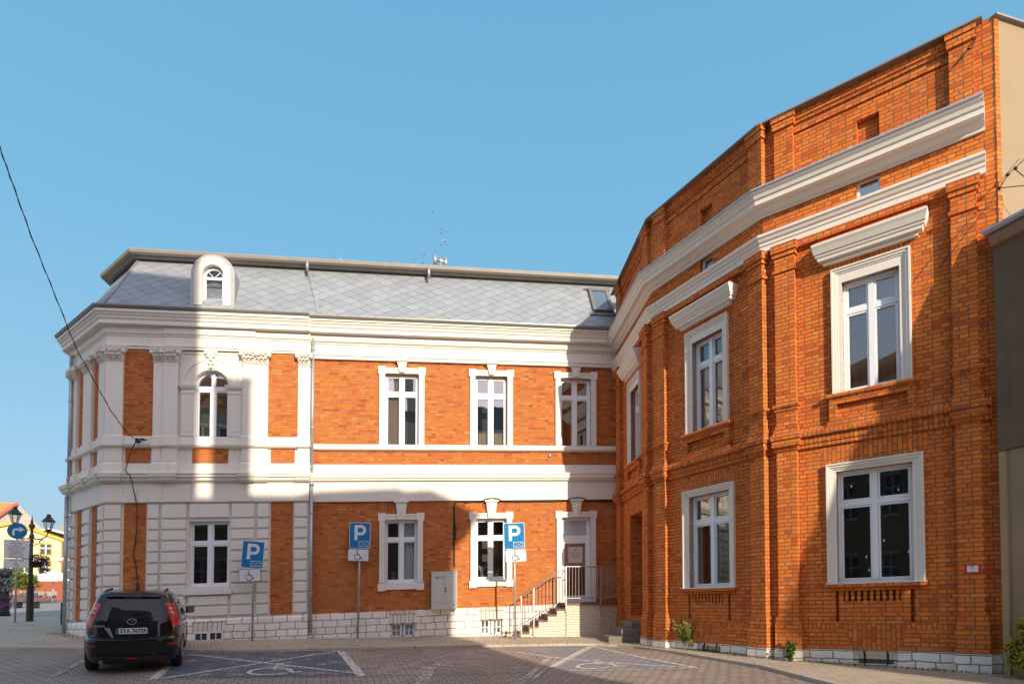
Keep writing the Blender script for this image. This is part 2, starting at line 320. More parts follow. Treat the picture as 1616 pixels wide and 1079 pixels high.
# ------------------------------------------------------------------ window maker
def window(root,fr,s0,s1,z0,z1,zt,o=-.13,arch=False,curtain=None,plants=None,mull=True,deep=.9,fw=.05,name='window',glass='glass',cmat='curtain'):
    """frame + sashes + glass + room behind; arch: z1 is the springing line"""
    w=MB(fr); c=(s0+s1)/2; r=(s1-s0)/2
    def bar(a0,a1,b0,b1,d=.05): w.box(a0,a1,o-d,o+.02,b0,b1)
    bar(s0,s0+fw,z0,z1); bar(s1-fw,s1,z0,z1); bar(s0+fw,s1-fw,z0,z0+fw*1.3)
    if arch: w.arc(c,z1,r-fw,r,o-.05,o+.02,0,PI,20)
    else: bar(s0+fw,s1-fw,z1-fw,z1)
    ztop=z1 if not arch else z1+r-.02
    mid=.045
    if zt: bar(s0+fw,s1-fw,zt-.045,zt+.045)
    if mull: w.box(c-mid,c+mid,o-.05,o+.032,z0+fw*1.3,ztop-(fw if not arch else 0))
    f=w.build('frame',M['frame'],root); 
    win=f; f.name=name
    # sash rails
    q=MB(fr); p=MB(fr); e=.038
    cols=[(s0+fw,c-mid),(c+mid,s1-fw)] if mull else [(s0+fw,s1-fw)]
    rows=[(z0+fw*1.3,zt-.045)] if zt else [(z0+fw*1.3,z1-fw if not arch else z1)]
    if zt and not arch: rows.append((zt+.045,z1-fw))
    for a,b in cols:
        for k,(d,h) in enumerate(rows):
            q.box(a+.004,a+e,o-.045,o+.008,d+.004,h-.004); q.box(b-e,b-.004,o-.045,o+.008,d+.004,h-.004); q.box(a+e,b-e,o-.045,o+.008,d+.004,d+e); q.box(a+e,b-e,o-.045,o+.008,h-e,h-.004)
            t=rnd.uniform(-.006,.006); p.face([(a+e,o-.03+t,d+e),(b-e,o-.03-t,d+e),(b-e,o-.03-t,h-e),(a+e,o-.03+t,h-e)])
    if arch:
        zb=zt+.045 if zt else z1
        n=16; pts=[(c+(r-fw)*math.cos(t*PI/n),z1+(r-fw)*math.sin(t*PI/n)) for t in range(n+1)]
        p.face([(s1-fw,o-.03,zb)]+[(a,o-.03,b) for a,b in pts]+[(s0+fw,o-.03,zb)])
        q.box(s0+fw,s1-fw,o-.045,o+.008,zb,zb+.035)
    q.build('sash',M['frame'],win); p.build('pane',M[glass],win)
    # room behind
    b=MB(fr); t=z1+(r if arch else 0); i=o-deep; y=o-.052
    for F in ([(s0-.2,y,z0-.1),(s0-.2,i,z0-.1),(s0-.2,i,t+.1),(s0-.2,y,t+.1)],[(s1+.2,y,z0-.1),(s1+.2,i,z0-.1),(s1+.2,i,t+.1),(s1+.2,y,t+.1)],[(s0-.2,i,z0-.1),(s1+.2,i,z0-.1),(s1+.2,i,t+.1),(s0-.2,i,t+.1)],[(s0-.2,y,t+.1),(s1+.2,y,t+.1),(s1+.2,i,t+.1),(s0-.2,i,t+.1)],[(s0-.2,y,z0-.1),(s1+.2,y,z0-.1),(s1+.2,i,z0-.1),(s0-.2,i,z0-.1)]): b.face(F)
    b.build('room_interior',M['room'],win)
    if curtain:
        k=MB(fr); a,bb,d,h=curtain; n=24
        for j in range(n):
            x0,x1=a+(bb-a)*j/n,a+(bb-a)*(j+1)/n; f0,f1=.02*math.sin(j*1.9),.02*math.sin((j+1)*1.9)
            k.face([(x0,o-.13+f0,d),(x1,o-.13+f1,d),(x1,o-.13+f1,h),(x0,o-.13+f0,h)])
        k.build('curtain',M[cmat],win)  # the tan ones stand in for reflections in the glass
    return win
def eared_surround(root,fr,c,hw,z0,z1,ow,oz0,oz1,bottom=True,key=None):
    """moulded white surround with ears; hw outer half width, ow opening half width"""
    m=MB(fr); e=.035; T=.06
    for sg in (-1,1):
        a,b=sorted((c+sg*ow,c+sg*(hw-e))); m.box(a,b,-.13,T,oz0 if bottom else z0,oz1)
        a,b=sorted((c+sg*(hw-e-.005),c+sg*(hw-e-.06))); m.box(a,b,T,T+.015,oz0+.01 if bottom else z0,oz1-.02)
        a,b=sorted((c+sg*(hw-.22),c+sg*hw)); m.box(a,b,0,T+.012,z1-.23,z1)
        if bottom: m.box(a,b,0,T+.012,z0,z0+.22)
    m.box(c-hw+.2,c+hw-.2,-.13,T,oz1,z1-.03); 
    m.box(c-hw+.23,c+hw-.23,T,T+.015,z1-.09,z1-.035)
    if bottom: m.box(c-hw+.2,c+hw-.2,-.13,T,z0+.03,oz0)
    m.build('window_surround',M['white2'],root)
    if key:
        k=MB(fr); zb,zt,wb,wt=key
        P=[(c-wb,zb),(c+wb,zb),(c+wt,zt-.05),(c-wt,zt-.05)]; k.prism(P,0,.13)
        k.box(c-wt-.04,c+wt+.04,0,.17,zt-.05,zt)
        k.face([(c-wb*.6,.13,zb+.05),(c+wb*.6,.13,zb+.05),(c,.16,(zb+zt)/2)]) ; k.face([(c-wb*.6,.13,zb+.05),(c,.16,(zb+zt)/2),(c-wt*.6,.13,zt-.1)]); k.face([(c+wb*.6,.13,zb+.05),(c,.16,(zb+zt)/2),(c+wt*.6,.13,zt-.1)]); k.face([(c-wt*.6,.13,zt-.1),(c+wt*.6,.13,zt-.1),(c,.16,(zb+zt)/2)])
        k.build('keystone',M['white2'],root)
def leaves(mb,c,R,n,size,seed=1,flat=.5,fill=.35):
    r=random.Random(seed)
    for _ in range(n):
        while 1:
            d=Vector((r.uniform(-1,1),r.uniform(-1,1),r.uniform(-1,1)))
            if fill<d.length<1: break
        p=Vector((c[0]+d.x*R[0],c[1]+d.y*R[1],c[2]+d.z*R[2]))
        a=Vector((r.gauss(0,1),r.gauss(0,1),r.gauss(0,.7))).normalized(); b=a.cross(Vector((r.gauss(0,1),r.gauss(0,1),r.gauss(0,1)))).normalized(); s=size*r.uniform(.6,1.3)
        mb.face([tuple(p-a*s),tuple(p+b*s*.45),tuple(p+a*s),tuple(p-b*s*.45)],[(0,0),(1,0),(1,1),(0,1)])

SUN=3.0; SKY=.12; SKYP=(1.0,.5,2.5); EXPO=1.0; SKF=.92; SKG=4.6; SKC=((.38,.445,.49,1),(.30,.53,.70,1),(.19,.46,.69,1),(.11,.345,.60,1)); GLP=1.3; GLA=5.1; GLC=(1.06,.72,.68,1)
# ------------------------------------------------------------------ WEST HOUSE: white stucco corner bay + brick wing under a mansard
W=thing('corner_house','two-storey house with white stucco corner bay, orange brick wing and grey slate mansard roof','house',(C0.x,C0.y,g(C0.x,C0.y)))
p=.12; BP=[H2,H1,C0,fpt(9.35)]; WP=[fpt(9.35),K0]
# wing brick wall
UW=[6.73,4.03,1.35]
opU=[(c-.50,c+.50,6.10,8.24) for c in UW]; opL=[(6.73-.48,6.73+.48,1.99,3.86),(4.03-.48,4.03+.48,1.99,3.86),(1.35-.475,1.35+.475,1.21,3.86)]
cell=[(6.32,7.03,.36,.80,.35),(3.68,4.36,.31,.80,.35)]
m=MB(FF); wall(m,-.1,9.35,1.165,8.62,0,opU+opL,.14); m.build('brick_wall',M['brick'],W)
m=MB(FF); wall(m,-.1,9.35,-.4,1.165,.035,cell,.2); m.face([(-.1,0,1.165),(9.35,0,1.165),(9.35,.035,1.165),(-.1,.035,1.165)]); m.build('plinth',M['stone'],W)
for a,b in ((6.27,7.08),(3.63,4.41)): m=MB(FF); m.box(a,b,.03,.041,.80,1.16); m.build('flat_arch',M['stonev'],W)
for c in (6.73,4.03,1.35):
    for sg in (-1,1):
        m=MB(FF); q=[(c+sg*.10,4.06),(c+sg*.62,4.06),(c+sg*.72,4.41),(c+sg*.10,4.41)]; m.prism(q,-.02,.004); m.build('flat_arch',M['brickv'],W)
for (a,b,z0,z1,d) in cell:
    m=MB(FF); o=-.16; n=2; c=(a+b)/2
    for x0,x1 in ((a,c-.02),(c+.02,b)):
        m.box(x0,x0+.06,o,o+.05,z0,z1); m.box(x1-.06,x1,o,o+.05,z0,z1); m.box(x0,x1,o,o+.05,z1-.06,z1); m.box(x0,x1,o,o+.05,z0,z0+.07); m.box((x0+x1)/2-.012,(x0+x1)/2+.012,o+.01,o+.04,z0,z1); m.box(x0,x1,o+.01,o+.04,(z0+z1)/2-.012,(z0+z1)/2+.012)
    w=m.build('cellar_window',M['frame'],W)
    m=MB(FF); m.face([(a,o+.015,z0),(b,o+.015,z0),(b,o+.015,z1),(a,o+.015,z1)]); m.build('pane',M['glass'],w)
# bands
m=MB(); sweep(m,WP,[(0,5.91),(.10,5.93),(.12,5.95),(.12,6.0),(.07,6.015),(.05,6.03),(.05,6.10),(0,6.10)]); m.build('sill_course',M['white2'],W)
m=MB(); sweep(m,WP,[(0,4.41),(.075,4.41),(.075,5.00),(.15,5.01),(.17,5.06),(.20,5.08),(.20,5.17),(.22,5.19),(.22,5.23),(.06,5.26),(.06,5.50),(0,5.504)]); m.build('string_course',M['white'],W)
ENT=[(0,8.60),(.09,8.60),(.09,8.68),(.12,8.70),(.12,8.75),(.07,8.775),(.07,9.02),(.10,9.035),(.10,9.07),(.15,9.09),(.17,9.15),(.17,9.28),(.33,9.29),(.33,9.40),(.36,9.42),(.38,9.48),(.42,9.52),(.42,9.56),(.46,9.57),(.46,9.63),(.2,9.68),(0,9.68)]
m=MB(); sweep(m,WP,ENT); m.build('cornice',M['white2'],W)
for i,c in enumerate(UW):
    window(W,FF,c-.50,c+.50,6.03,8.24,7.66,curtain=(c+.05,c+.45,6.1,8.2) if i==0 else (c-.45,c+.45,6.1,6.55) if i==1 else None,cmat='tan')  # tan sheets paint a brown reflection into the upper panes
    eared_surround(W,FF,c,.70,6.10,8.44,.50,6.10,8.24,False,(8.26,8.63,.07,.15))
window(W,FF,6.25,7.21,1.99,3.86,3.28,curtain=(6.27,6.70,2.05,3.8),glass='glass3'); window(W,FF,3.55,4.51,1.99,3.86,3.28,glass='glass3')
for c in (6.73,4.03): eared_surround(W,FF,c,.675,1.76,4.06,.48,1.99,3.86,True,(3.86,4.41,.10,.17))
eared_surround(W,FF,1.35,.67,1.2,4.06,.475,1.2,3.86,False,(3.86,4.41,.08,.17))
# door
d=window(W,FF,.875,1.825,3.20,3.86,None,mull=False,name='fanlight',glass='sky_refl')  # pale bluish pane: sky reflection put into the colour
m=MB(FF); o=-.13
for q in ((.875,.95,1.21,3.2),(1.75,1.825,1.21,3.2),(.95,1.75,3.1,3.2),(.95,1.75,1.21,1.36)): m.box(q[0],q[1],o-.05,o+.02,q[2],q[3])
for q in ((.955,1.0,1.365,3.095),(1.70,1.745,1.365,3.095),(1.0,1.70,3.05,3.095),(1.0,1.70,1.365,1.42)): m.box(q[0],q[1],o-.045,o+.03,q[2],q[3])
dr=m.build('door',M['frame'],W)
m=MB(FF); m.face([(1.0,-.15,1.42),(1.70,-.15,1.42),(1.70,-.15,3.05),(1.0,-.15,3.05)]); m.build('pane',M['glass'],dr)
m=MB(FF); m.tube([(1.73,-.08,2.2),(1.73,-.05,2.2),(1.66,-.05,2.2)],.012,6); m.box(1.715,1.745,-.10,-.09,2.1,2.3); m.build('handle',M['metal'],dr)
m=MB(FF); m.face([(1.0,-.152,2.35),(1.70,-.152,2.2),(1.70,-.152,3.05),(1.0,-.152,3.05)]); m.build('sky_reflection_film',M['sky_refl'],dr)  # reflection of the sky in the upper door glass, painted on
m=MB(FF); m.box(1.10,1.56,-.145,-.14,2.45,2.94); pb=m.build('notice',plain('notice_paper',(.60,.56,.49,1),.8),dr)
m=MB(FF); m.arc(1.33,2.74,.125,.14,-.1395,-.1375,0,2*PI,28); m.arc(1.33,2.74,.04,.052,-.1395,-.1375,0,2*PI,16); m.arc(1.33,2.74,.085,.10,-.1395,-.1375,PI*1.1,PI*1.9,14); m.build('emblem',plain('grey_print',(.25,.23,.21,1),.8),pb)
m=MB(FF); m.face([(.6,-1.2,1.2),(2.1,-1.2,1.2),(2.1,-1.2,3.2),(.6,-1.2,3.2)]); m.face([(.6,-1.2,1.2),(2.1,-1.2,1.2),(2.1,-.2,1.2),(.6,-.2,1.2)]); m.build('hall_interior',M['room'],W)
# ---- white bay
bw=(11.58,12.50)
LW=(11.50,12.56,2.05,3.89)
m=MB(FF); wall(m,9.35,14.69,1.18,8.75,p,[LW,(11.56,12.48,6.1,8.20)],.18); m.face([(9.35,0,1.18),(9.35,p,1.18),(9.35,p,9.0),(9.35,0,9.0)]); m.build('stucco_wall',M['white'],W)
# wall above the springing is solid in the cut-out: spandrel with arch
m=MB(FH); wall(m,-.05,2.65,1.18,8.75,p,[],.1); m.build('stucco_wall',M['white'],W)
m=MB(Fr(H1,(H2-H1).normalized(),(-(H2-H1).normalized().y,(H2-H1).normalized().x))); wall(m,0,7,-.3,9.6,.1,[],.1); m.build('stucco_wall',M['white'],W)
# brick panels (proud slip sheets)
for a,b,z0,z1 in ((13.66,14.22,1.19,4.40),(9.79,10.39,1.19,4.40),(13.52,14.28,6.27,8.68),(9.68,10.5,6.27,8.68),(13.58,14.21,5.52,5.93),(11.56,12.50,5.52,5.93),(9.76,10.42,5.52,5.93)): m=MB(FF); m.box(a,b,p-.01,p+.012,z0,z1); m.build('brick_panel',M['brick'],W)
for a,b,z0,z1 in ((.36,.88,1.19,4.40),(1.55,2.06,1.19,4.40),(.36,.88,6.27,8.68),(1.55,2.06,6.27,8.68),(.40,.84,5.52,5.93),(1.60,2.02,5.52,5.93)): m=MB(FH); m.box(a,b,p-.01,p+.012,z0,z1); m.build('brick_panel',M['brick'],W)
# plinth
m=MB(); sweep(m,BP,[(0,-.5),(p+.10,-.5),(p+.10,1.10),(p+.06,1.18),(0,1.18)]); m.build('plinth',M['stone'],W)
m=MB(FF); m.box(11.60,12.36,p+.02,p+.108,.5,.80); m.build('cellar_opening',M['dark'],W)
m=MB(FF); o=p+.11
for q in ((11.60,12.36,.54,.58),(11.60,12.36,.76,.80),(11.60,11.64,.54,.80),(11.94,12.02,.54,.80),(12.32,12.36,.54,.80),(11.78,11.80,.54,.80),(12.16,12.18,.54,.80)): m.box(q[0],q[1],o,o+.012,q[2],q[3])
m.build('cellar_window',M['frame'],W)
m=MB(FF); m.box(11.55,12.41,p+.10,p+.113,.80,1.09); m.build('flat_arch',M['stonev'],W)
# rustication
rows=[(4.38,3.965)]+[(3.945-.305*k,3.945-.305*k-.285) for k in range(9)]
def rust(fr,a,b,o=p,e=.012,d=.07,zmin=1.2,skip=None,rows=rows):
    m=MB(fr)
    for zt,zb in rows:
        if zb<zmin-.02: continue
        if skip and skip(zt,zb): continue
        m.stack(a+e+.03,b-e-.03,[(zb,o,.03),(zb+.03,o+d,0),(zt-.03,o+d,0),(zt,o,.03)],o0=o-.01)
    return m.build('rusticated_pier',M['white'],W)
for a,b in ((14.24,14.73),(13.29,13.64),(12.58,13.29),(10.79,11.47),(10.40,10.79),(9.36,9.78)): rust(FF,a,b)
# corner pier on the other face meets at the corner
for a,b in ((-.09,.35),(.89,1.54),(2.07,2.66)): rust(FH,a,b)
rust(FF,11.47,12.58,skip=lambda t,b:not(b>3.9))
rust(FF,11.47,12.58,skip=lambda t,b:t>1.85)
m=MB(FF); m.box(11.40,12.66,p,p+.13,1.83,1.98); m.box(11.47,12.60,p,p+.09,1.98,2.06); m.build('window_sill',M['white2'],W)
window(W,FF,11.50,12.56,2.05,3.89,3.27,o=p-.15,glass='glass3')
m=MB(FF)   # jamb linings
m.build if False else None
# frieze + ledge of the bay
LG=[(p,4.40),(p+.085,4.42),(p+.085,4.93),(p+.11,4.96),(p+.20,5.0),(p+.22,5.07),(p+.27,5.09),(p+.27,5.15),(p+.30,5.17),(p+.30,5.20),(p+.06,5.25),(p+.05,5.27),(p+.05,5.50),(p,5.51)]
m=MB(); sweep(m,BP,LG); m.build('string_course',M['white2'],W)
for a,b in ((13.25,13.6),(12.5,13.2),(10.84,11.5),(9.36,9.74),(14.24,14.70)): m=MB(FF); m.box(a,b,p+.08,p+.10,4.43,4.93); m.build('frieze_panel',M['white'],W)
SC=[(p,5.93),(p+.10,5.95),(p+.12,5.97),(p+.14,6.0),(p+.14,6.04),(p+.06,6.06),(p+.05,6.26),(p,6.27)]
m=MB(); sweep(m,BP,SC); m.build('sill_course',M['white2'],W)
PF=[(FF,14.28,14.72,.09),(FF,13.25,13.52,.07),(FF,12.88,13.25,.12),(FF,10.84,11.18,.12),(FF,10.50,10.84,.07),(FF,9.36,9.68,.07),(FH,-.08,.35,.09),(FH,.89,1.54,.09),(FH,2.07,2.62,.09)]
for fr,a,b,d in PF:
    m=MB(fr); D=p+d
    m.stack(a,b,[(5.26,D+.05,.04),(5.47,D+.05,.04),(5.51,D,0),(5.93,D,0)],o0=p-.01); m.stack(a,b,[(5.93,D+.02,.0),(5.97,D+.09,.03),(6.04,D+.09,.03)],o0=p-.01)
    m.stack(a,b,[(6.04,D+.035,.03),(6.24,D+.035,.03),(6.27,D,0),(8.33,D,0)],o0=p-.01); 
    m.box(a+.06,b-.06,D-.01,D+.008,5.56,5.90)
    m.stack(a,b,[(4.96,D+.10,.02),(5.0,D+.16,.03),(5.07,D+.19,.04),(5.09,D+.22,.05),(5.19,D+.24,.06),(5.26,D+.05,.04)],o0=p+.1)
    pil=m.build('pilaster',M['white'],W)
    # corinthian capital
    k=MB(fr); w=b-a; c=(a+b)/2
    k.stack(a,b,[(8.32,D,0),(8.33,D+.025,.02),(8.35,D+.025,.02),(8.36,D,0),(8.60,D+.05,.03),(8.62,D+.10,.08),(8.69,D+.12,.095)],o0=p-.01)
    n=3 if w<.5 else 5
    for row,(z0,hh,off,nn) in enumerate(((8.36,.13,0,n),(8.45,.14,.5,n-1))):
        for j in range(nn):
            x=a+w*(j+.5+(off if nn<n else 0))/n; lw=w/n*.36; D2=D+.005
            pr=[(D2,z0),(D2+.035,z0+hh*.5),(D2+.06,z0+hh*.85),(D2+.125,z0+hh),(D2+.14,z0+hh*.78),(D2+.10,z0+hh*.88),(D2+.07,z0+hh*.5),(D2+.03,z0)]
            k.prof(pr,x-lw,x+lw); k.prof([(q+.012,z) for q,z in pr],x-lw*.3,x+lw*.3)
    for sg in (-1,1):
        x=c+sg*(w/2+.03); k.lathe((x,D+.08,8.57),[(.06,-.05),(.062,.01),(.03,.03),(.03,.045)],10,'o'); k.prof([(D,8.48),(D+.05,8.56),(D+.03,8.6),(D-.02,8.52)],x-.02-sg*.03,x+.02-sg*.03)
        k.lathe((c+sg*.05,D+.05,8.57),[(.03,-.02),(.03,.012)],8,'o')
    k.lathe((c,D+.07,8.63),[(.04,-.02),(.035,.02),(.01,.035)],8,'o')
    k.build('capital',M['white2'],pil)
# entablature of the bay
EB=[(o+p if o>0 else p,z) for o,z in [(0,8.69),(.05,8.69),(.05,8.74),(.08,8.76),(.08,8.80),(.045,8.82),(.045,9.03),(.07,9.045),(.07,9.08),(.11,9.10),(.12,9.15),(.12,9.28),(.28,9.29),(.28,9.40),(.31,9.42),(.33,9.48),(.37,9.52),(.37,9.56),(.41,9.57),(.41,9.64),(.15,9.70),(.0,9.70)]]
m=MB(); sweep(m,BP,EB); m.build('cornice',M['white2'],W)
m=MB(FF)
m.prof([(p,8.69),(p+.10,8.69),(p+.10,8.74),(p+.13,8.76),(p+.13,8.80),(p+.095,8.82),(p+.095,9.03),(p+.12,9.045),(p+.12,9.08),(p+.16,9.10),(p+.17,9.15),(p+.17,9.27),(p,9.27)],10.84,13.25); m.build('cornice_break',M['white2'],W)
# aedicule with arch
m=MB(FF); c=12.02; zs=7.70
m.box(11.56-.0,11.70,p-.18,p,6.27,8.3)
m.box(12.40,12.46,p-.18,p,6.27,8.3)
sp=MB(FF); n=24; r=.46
pts=[(c+r*math.cos(PI-t*PI/n),zs+r*math.sin(PI-t*PI/n)) for t in range(n+1)]
for (a,z),(b,y) in zip(pts,pts[1:]): sp.face([(a,p+.006,z),(b,p+.006,y),(b,p+.006,8.67),(a,p+.006,8.67)]); sp.face([(a,p+.006,z),(b,p+.006,y),(b,p-.18,y),(a,p-.18,z)])
sp.box(11.19,11.56,p,p+.006,7.7,8.67); sp.box(12.48,12.87,p,p+.006,7.7,8.67)
sp.build('spandrel',M['white'],W)
m=MB(FF); m.arc(c,zs,.46,.53,p-.02,p+.05,0,PI,28); m.arc(c,zs,.53,.74,p-.02,p+.028,0,PI,28); m.arc(c,zs,.74,.80,p-.02,p+.05,0,PI,28)
for sg,x0,x1 in ((1,12.46,12.80),(-1,11.20,11.58)):
    m.stack(x0,x1,[(6.27,p+.06,0),(7.46,p+.06,0)],o0=p-.02); m.stack(x0,x1,[(7.46,p+.06,0),(7.47,p+.08,.02),(7.5,p+.08,.02),(7.51,p+.06,0),(7.58,p+.06,0),(7.60,p+.10,.03),(7.65,p+.13,.06),(7.71,p+.14,.07)],o0=p-.02)
    m.box(x0+.07,x1-.07,p+.06,p+.068,6.4,7.38)
for a,b,z0,z1 in ((11.22,12.84,8.60,8.66),(11.22,11.27,7.75,8.6),(12.79,12.84,7.75,8.6)): m.box(a,b,p,p+.03,z0,z1)
m.build('arch_surround',M['white2'],W)
k=MB(FF); k.stack(c-.10,c+.10,[(8.14,p+.06,-.03),(8.2,p+.10,0),(8.45,p+.12,.03),(8.60,p+.16,.05),(8.66,p+.18,.07)],o0=p)
for x,z,rr in ((-.08,8.5,.04),(.08,8.5,.04),(0,8.42,.045),(-.05,8.3,.035),(.05,8.3,.035),(0,8.2,.03),(-.11,8.58,.035),(.11,8.58,.035)): k.lathe((c+x,p+.12+(z-8.2)*.1,z),[(rr,-.02),(rr,.015),(rr*.5,.035)],8,'o')
k.build('keystone',M['white2'],W)
window(W,FF,11.56,12.48,6.06,7.70,7.66,o=p-.16,arch=True)
# ---- roof
hip=lambda s,o:(fpt(s,o))
RP=[H2,H1,C0,fpt(-2.4)]
m=MB()
sweep(m,[H2,H1,C0,fpt(9.35)],[(.45+p*.3,9.70),(.38,9.73),(-.85,11.80)],ends=False); sweep(m,[fpt(9.35),fpt(-2.4)],[(.40,9.68),(-.85,11.80)],ends=False)
# uv along the slope
m.build('mansard_slope',M['slate'],W)
m=MB(); sweep(m,RP,[(-.85,11.68),(-.62,11.66),(-.58,11.67),(-.56,11.70),(-.50,11.70),(-.45,11.74),(-.43,11.81),(-.44,11.845),(-.46,11.845),(-.60,11.86),(-2.6,12.15),(-5.5,12.2)],ends=True); m.build('roof_fascia',M['fascia'],W)
m=MB(); R_=[H2,H1,C0]
sweep(m,[H2,H1,C0,fpt(9.35)],[(.50,9.64),(.56,9.66),(.585,9.71),(.585,9.745),(.57,9.745),(.47,9.70),(.44,9.76),(.40,9.74)],ends=True); sweep(m,WP,[(.44,9.62),(.50,9.63),(.525,9.68),(.525,9.715),(.51,9.715),(.42,9.68),(.40,9.73),(.36,9.71)],ends=True); m.build('gutter',M['gutter'],W)
sl=lambda s,t,e=0:(s,.38-1.23*t+e*.865,9.73+2.07*t+e*.5)     # point on the slope
m=MB(FF)
m.tube([sl(9.75,0,.01),sl(9.35,.5,.01),sl(9.95,.0,.0)][:2],.012,5)
m=MB(FF); m.tube([sl(9.10,0,.015),sl(9.62,.93,.015)],.014,6); m.build('slope_seam',M['zinc'],W); m=MB(FF)
m.tube([(14.78,.36,9.78),(14.29,-.82,11.76)],.035,6); m.build('hip_flashing',M['zinc'],W)
m=MB(FF)
for s in (9.55,5.93): m=MB(FF); m.tube([(s,-.43,11.75),(s,-.40,11.6),(s,-.42,11.42)],.045,8); m.build('roof_outlet',M['zinc'],W)
# dormer
dm=MB(FF); c=12.0; zb=9.95; zs=10.84
def U(m,r,o0,o1,zb=zb,n=20):
    pts=[(c+r,zb)]+[(c+r*math.cos(t*PI/n),zs+r*math.sin(t*PI/n)) for t in range(n+1)]+[(c-r,zb)]
    for (a,z),(b,y) in zip(pts,pts[1:]): m.face([(a,o0,z),(a,o1,z),(b,o1,y),(b,o0,y)])
    return pts
def Uring(m,r0,r1,o,n=20):
    A=[(c+r0,zb)]+[(c+r0*math.cos(t*PI/n),zs+r0*math.sin(t*PI/n)) for t in range(n+1)]+[(c-r0,zb)]; B=[(c+r1,zb)]+[(c+r1*math.cos(t*PI/n),zs+r1*math.sin(t*PI/n)) for t in range(n+1)]+[(c-r1,zb)]
    for i in range(len(A)-1): m.face([(A[i][0],o,A[i][1]),(B[i][0],o,B[i][1]),(B[i+1][0],o,B[i+1][1]),(A[i+1][0],o,A[i+1][1])])
U(dm,.58,-1.0,.25); Uring(dm,.48,.58,.25); U(dm,.48,.25,.28); dm.prof([(.28,zb-.02),(.36,zb-.06),(.36,zb-.16),(.2,zb-.16)],c-.6,c+.6)
dd=dm.build('dormer',M['zinc'],W)
m=MB(FF); Uring(m,.28,.46,.275); Uring(m,.46,.485,.29); U(m,.28,.05,.275); U(m,.46,.275,.29); m.build('dormer_surround',M['white2'],dd)
m=MB(FF); o=.10
m.arc(c,zs-.03,.22,.28,o-.03,o+.02,0,PI,18); m.box(c-.28,c-.22,o-.03,o+.02,zb,zs-.03); m.box(c+.22,c+.28,o-.03,o+.02,zb,zs-.03); m.box(c-.22,c+.22,o-.03,o+.02,zb,zb+.07); m.box(c-.22,c+.22,o-.03,o+.025,zs-.09,zs-.02)
for t in (PI*.25,PI*.75): m.tube([(c,o,zs-.03),(c+.23*math.cos(t),o,zs-.03+.23*math.sin(t))],.012,5)
m.build('dormer_frame',M['frame'],dd)
m=MB(FF); m.face([(c-.22,o-.02,zb),(c+.22,o-.02,zb),(c+.22,o-.02,zs-.03)]+[(c+.22*math.cos(t*PI/12),o-.02,zs-.03+.22*math.sin(t*PI/12)) for t in range(1,12)]+[(c-.22,o-.02,zs-.03)]); m.build('pane',M['glass3'],dd)
m=MB(FF); m.box(c-.4,c+.4,-.9,-.6,zb-.1,11.3); m.build('attic_interior',M['room'],dd)
# skylight on the slope
ux=Vector((dF.x,dF.y,0)); up=Vector((-nF.x*1.23,-nF.y*1.23,2.07)); L=up.length; up/=L; nn=Vector((nF.x,nF.y,0))*.865+Vector((0,0,.5)); nn.normalize()
SK=Fr((K0.x+nF.x*.38,K0.y+nF.y*.38,9.73),ux,nn,up)
m=MB(SK)
for q in ((.10,.20,.78,1.92),(.66,.76,.78,1.92),(.20,.66,1.80,1.92),(.20,.66,.78,.88)): m.box(q[0],q[1],0,.10,q[2],q[3])
m.box(.02,.88,0,.03,.62,.78); m.box(.02,.88,.0,.035,1.92,2.0); m.build('skylight',M['gutter'],W)
sk=MB(SK); sk.face([(.20,.07,.88),(.66,.07,.88),(.66,.07,1.80),(.20,.07,1.80)]); sk.build('skylight_pane',plain('skylight_glass',(.08,.12,.16,1),.08,0,.02,spec=1),W)
# flue with H cap
m=MB(); vx,vy=-2.40,20.5
m.tube([(vx,vy,11.9),(vx,vy,12.42)],.06,12); m.tube([(vx-.17,vy,12.50),(vx+.17,vy,12.42)],.045,12)
for sx,z in ((-.18,12.52),(.18,12.42)): m.tube([(vx+sx,vy,z-.15),(vx+sx,vy,z+.15)],.06,12)
m.tube([(vx,vy,12.40),(vx,vy,12.55)],.06,12)
m.build('flue_pipe',M['metal'],W)
m=MB(FF); m.tube([(8.6,-.5,11.8),(8.6,-.5,11.98)],.012,6); m.build('lightning_rod',M['metal'],W)
# downpipes
def pipe(fr,s,o,z0,z1,r=.045,nm='downpipe'):
    m=MB(fr); m.tube([(s,o,z0),(s,o,z1)],r,12)
    for z in [z0+.15+k*1.15 for k in range(int((z1-z0)/1.15)+1)]: m.lathe((s,o,z),[(r+.006,0),(r+.012,.01),(r+.012,.03),(r+.006,.04)],12); m.tube([(s,o,z+.02),(s-.08,o,z+.02)],.008,5)
    return m
m=pipe(FF,9.285,.13,5.24,9.2); m.build('downpipe',M['pipe'],W)
m=pipe(FF,9.285,.155,.45,4.9,.05); m.tube([(9.285,.155,4.88),(9.285,.16,4.98)],.075,12,r2=.05); m.lathe((9.285,.155,.40),[(.09,0),(.09,.12),(.06,.18)],12); m.build('downpipe',M['pipe'],W)
m=pipe(FH,2.42,.30,.66,4.9,.055); m.lathe((2.42,.30,.55),[(.10,0),(.10,.15),(.06,.2)],12); m.build('downpipe',M['pipe'],W)
m=pipe(FH,2.38,.27,5.25,9.1,.05); m.build('downpipe',M['pipe'],W)
m=MB(FF); m.lathe((2.18,0,5.80),[(.06,0),(.06,.02),(.03,.03)],12,'o'); m.build('vent_cap',M['gutter'],W)
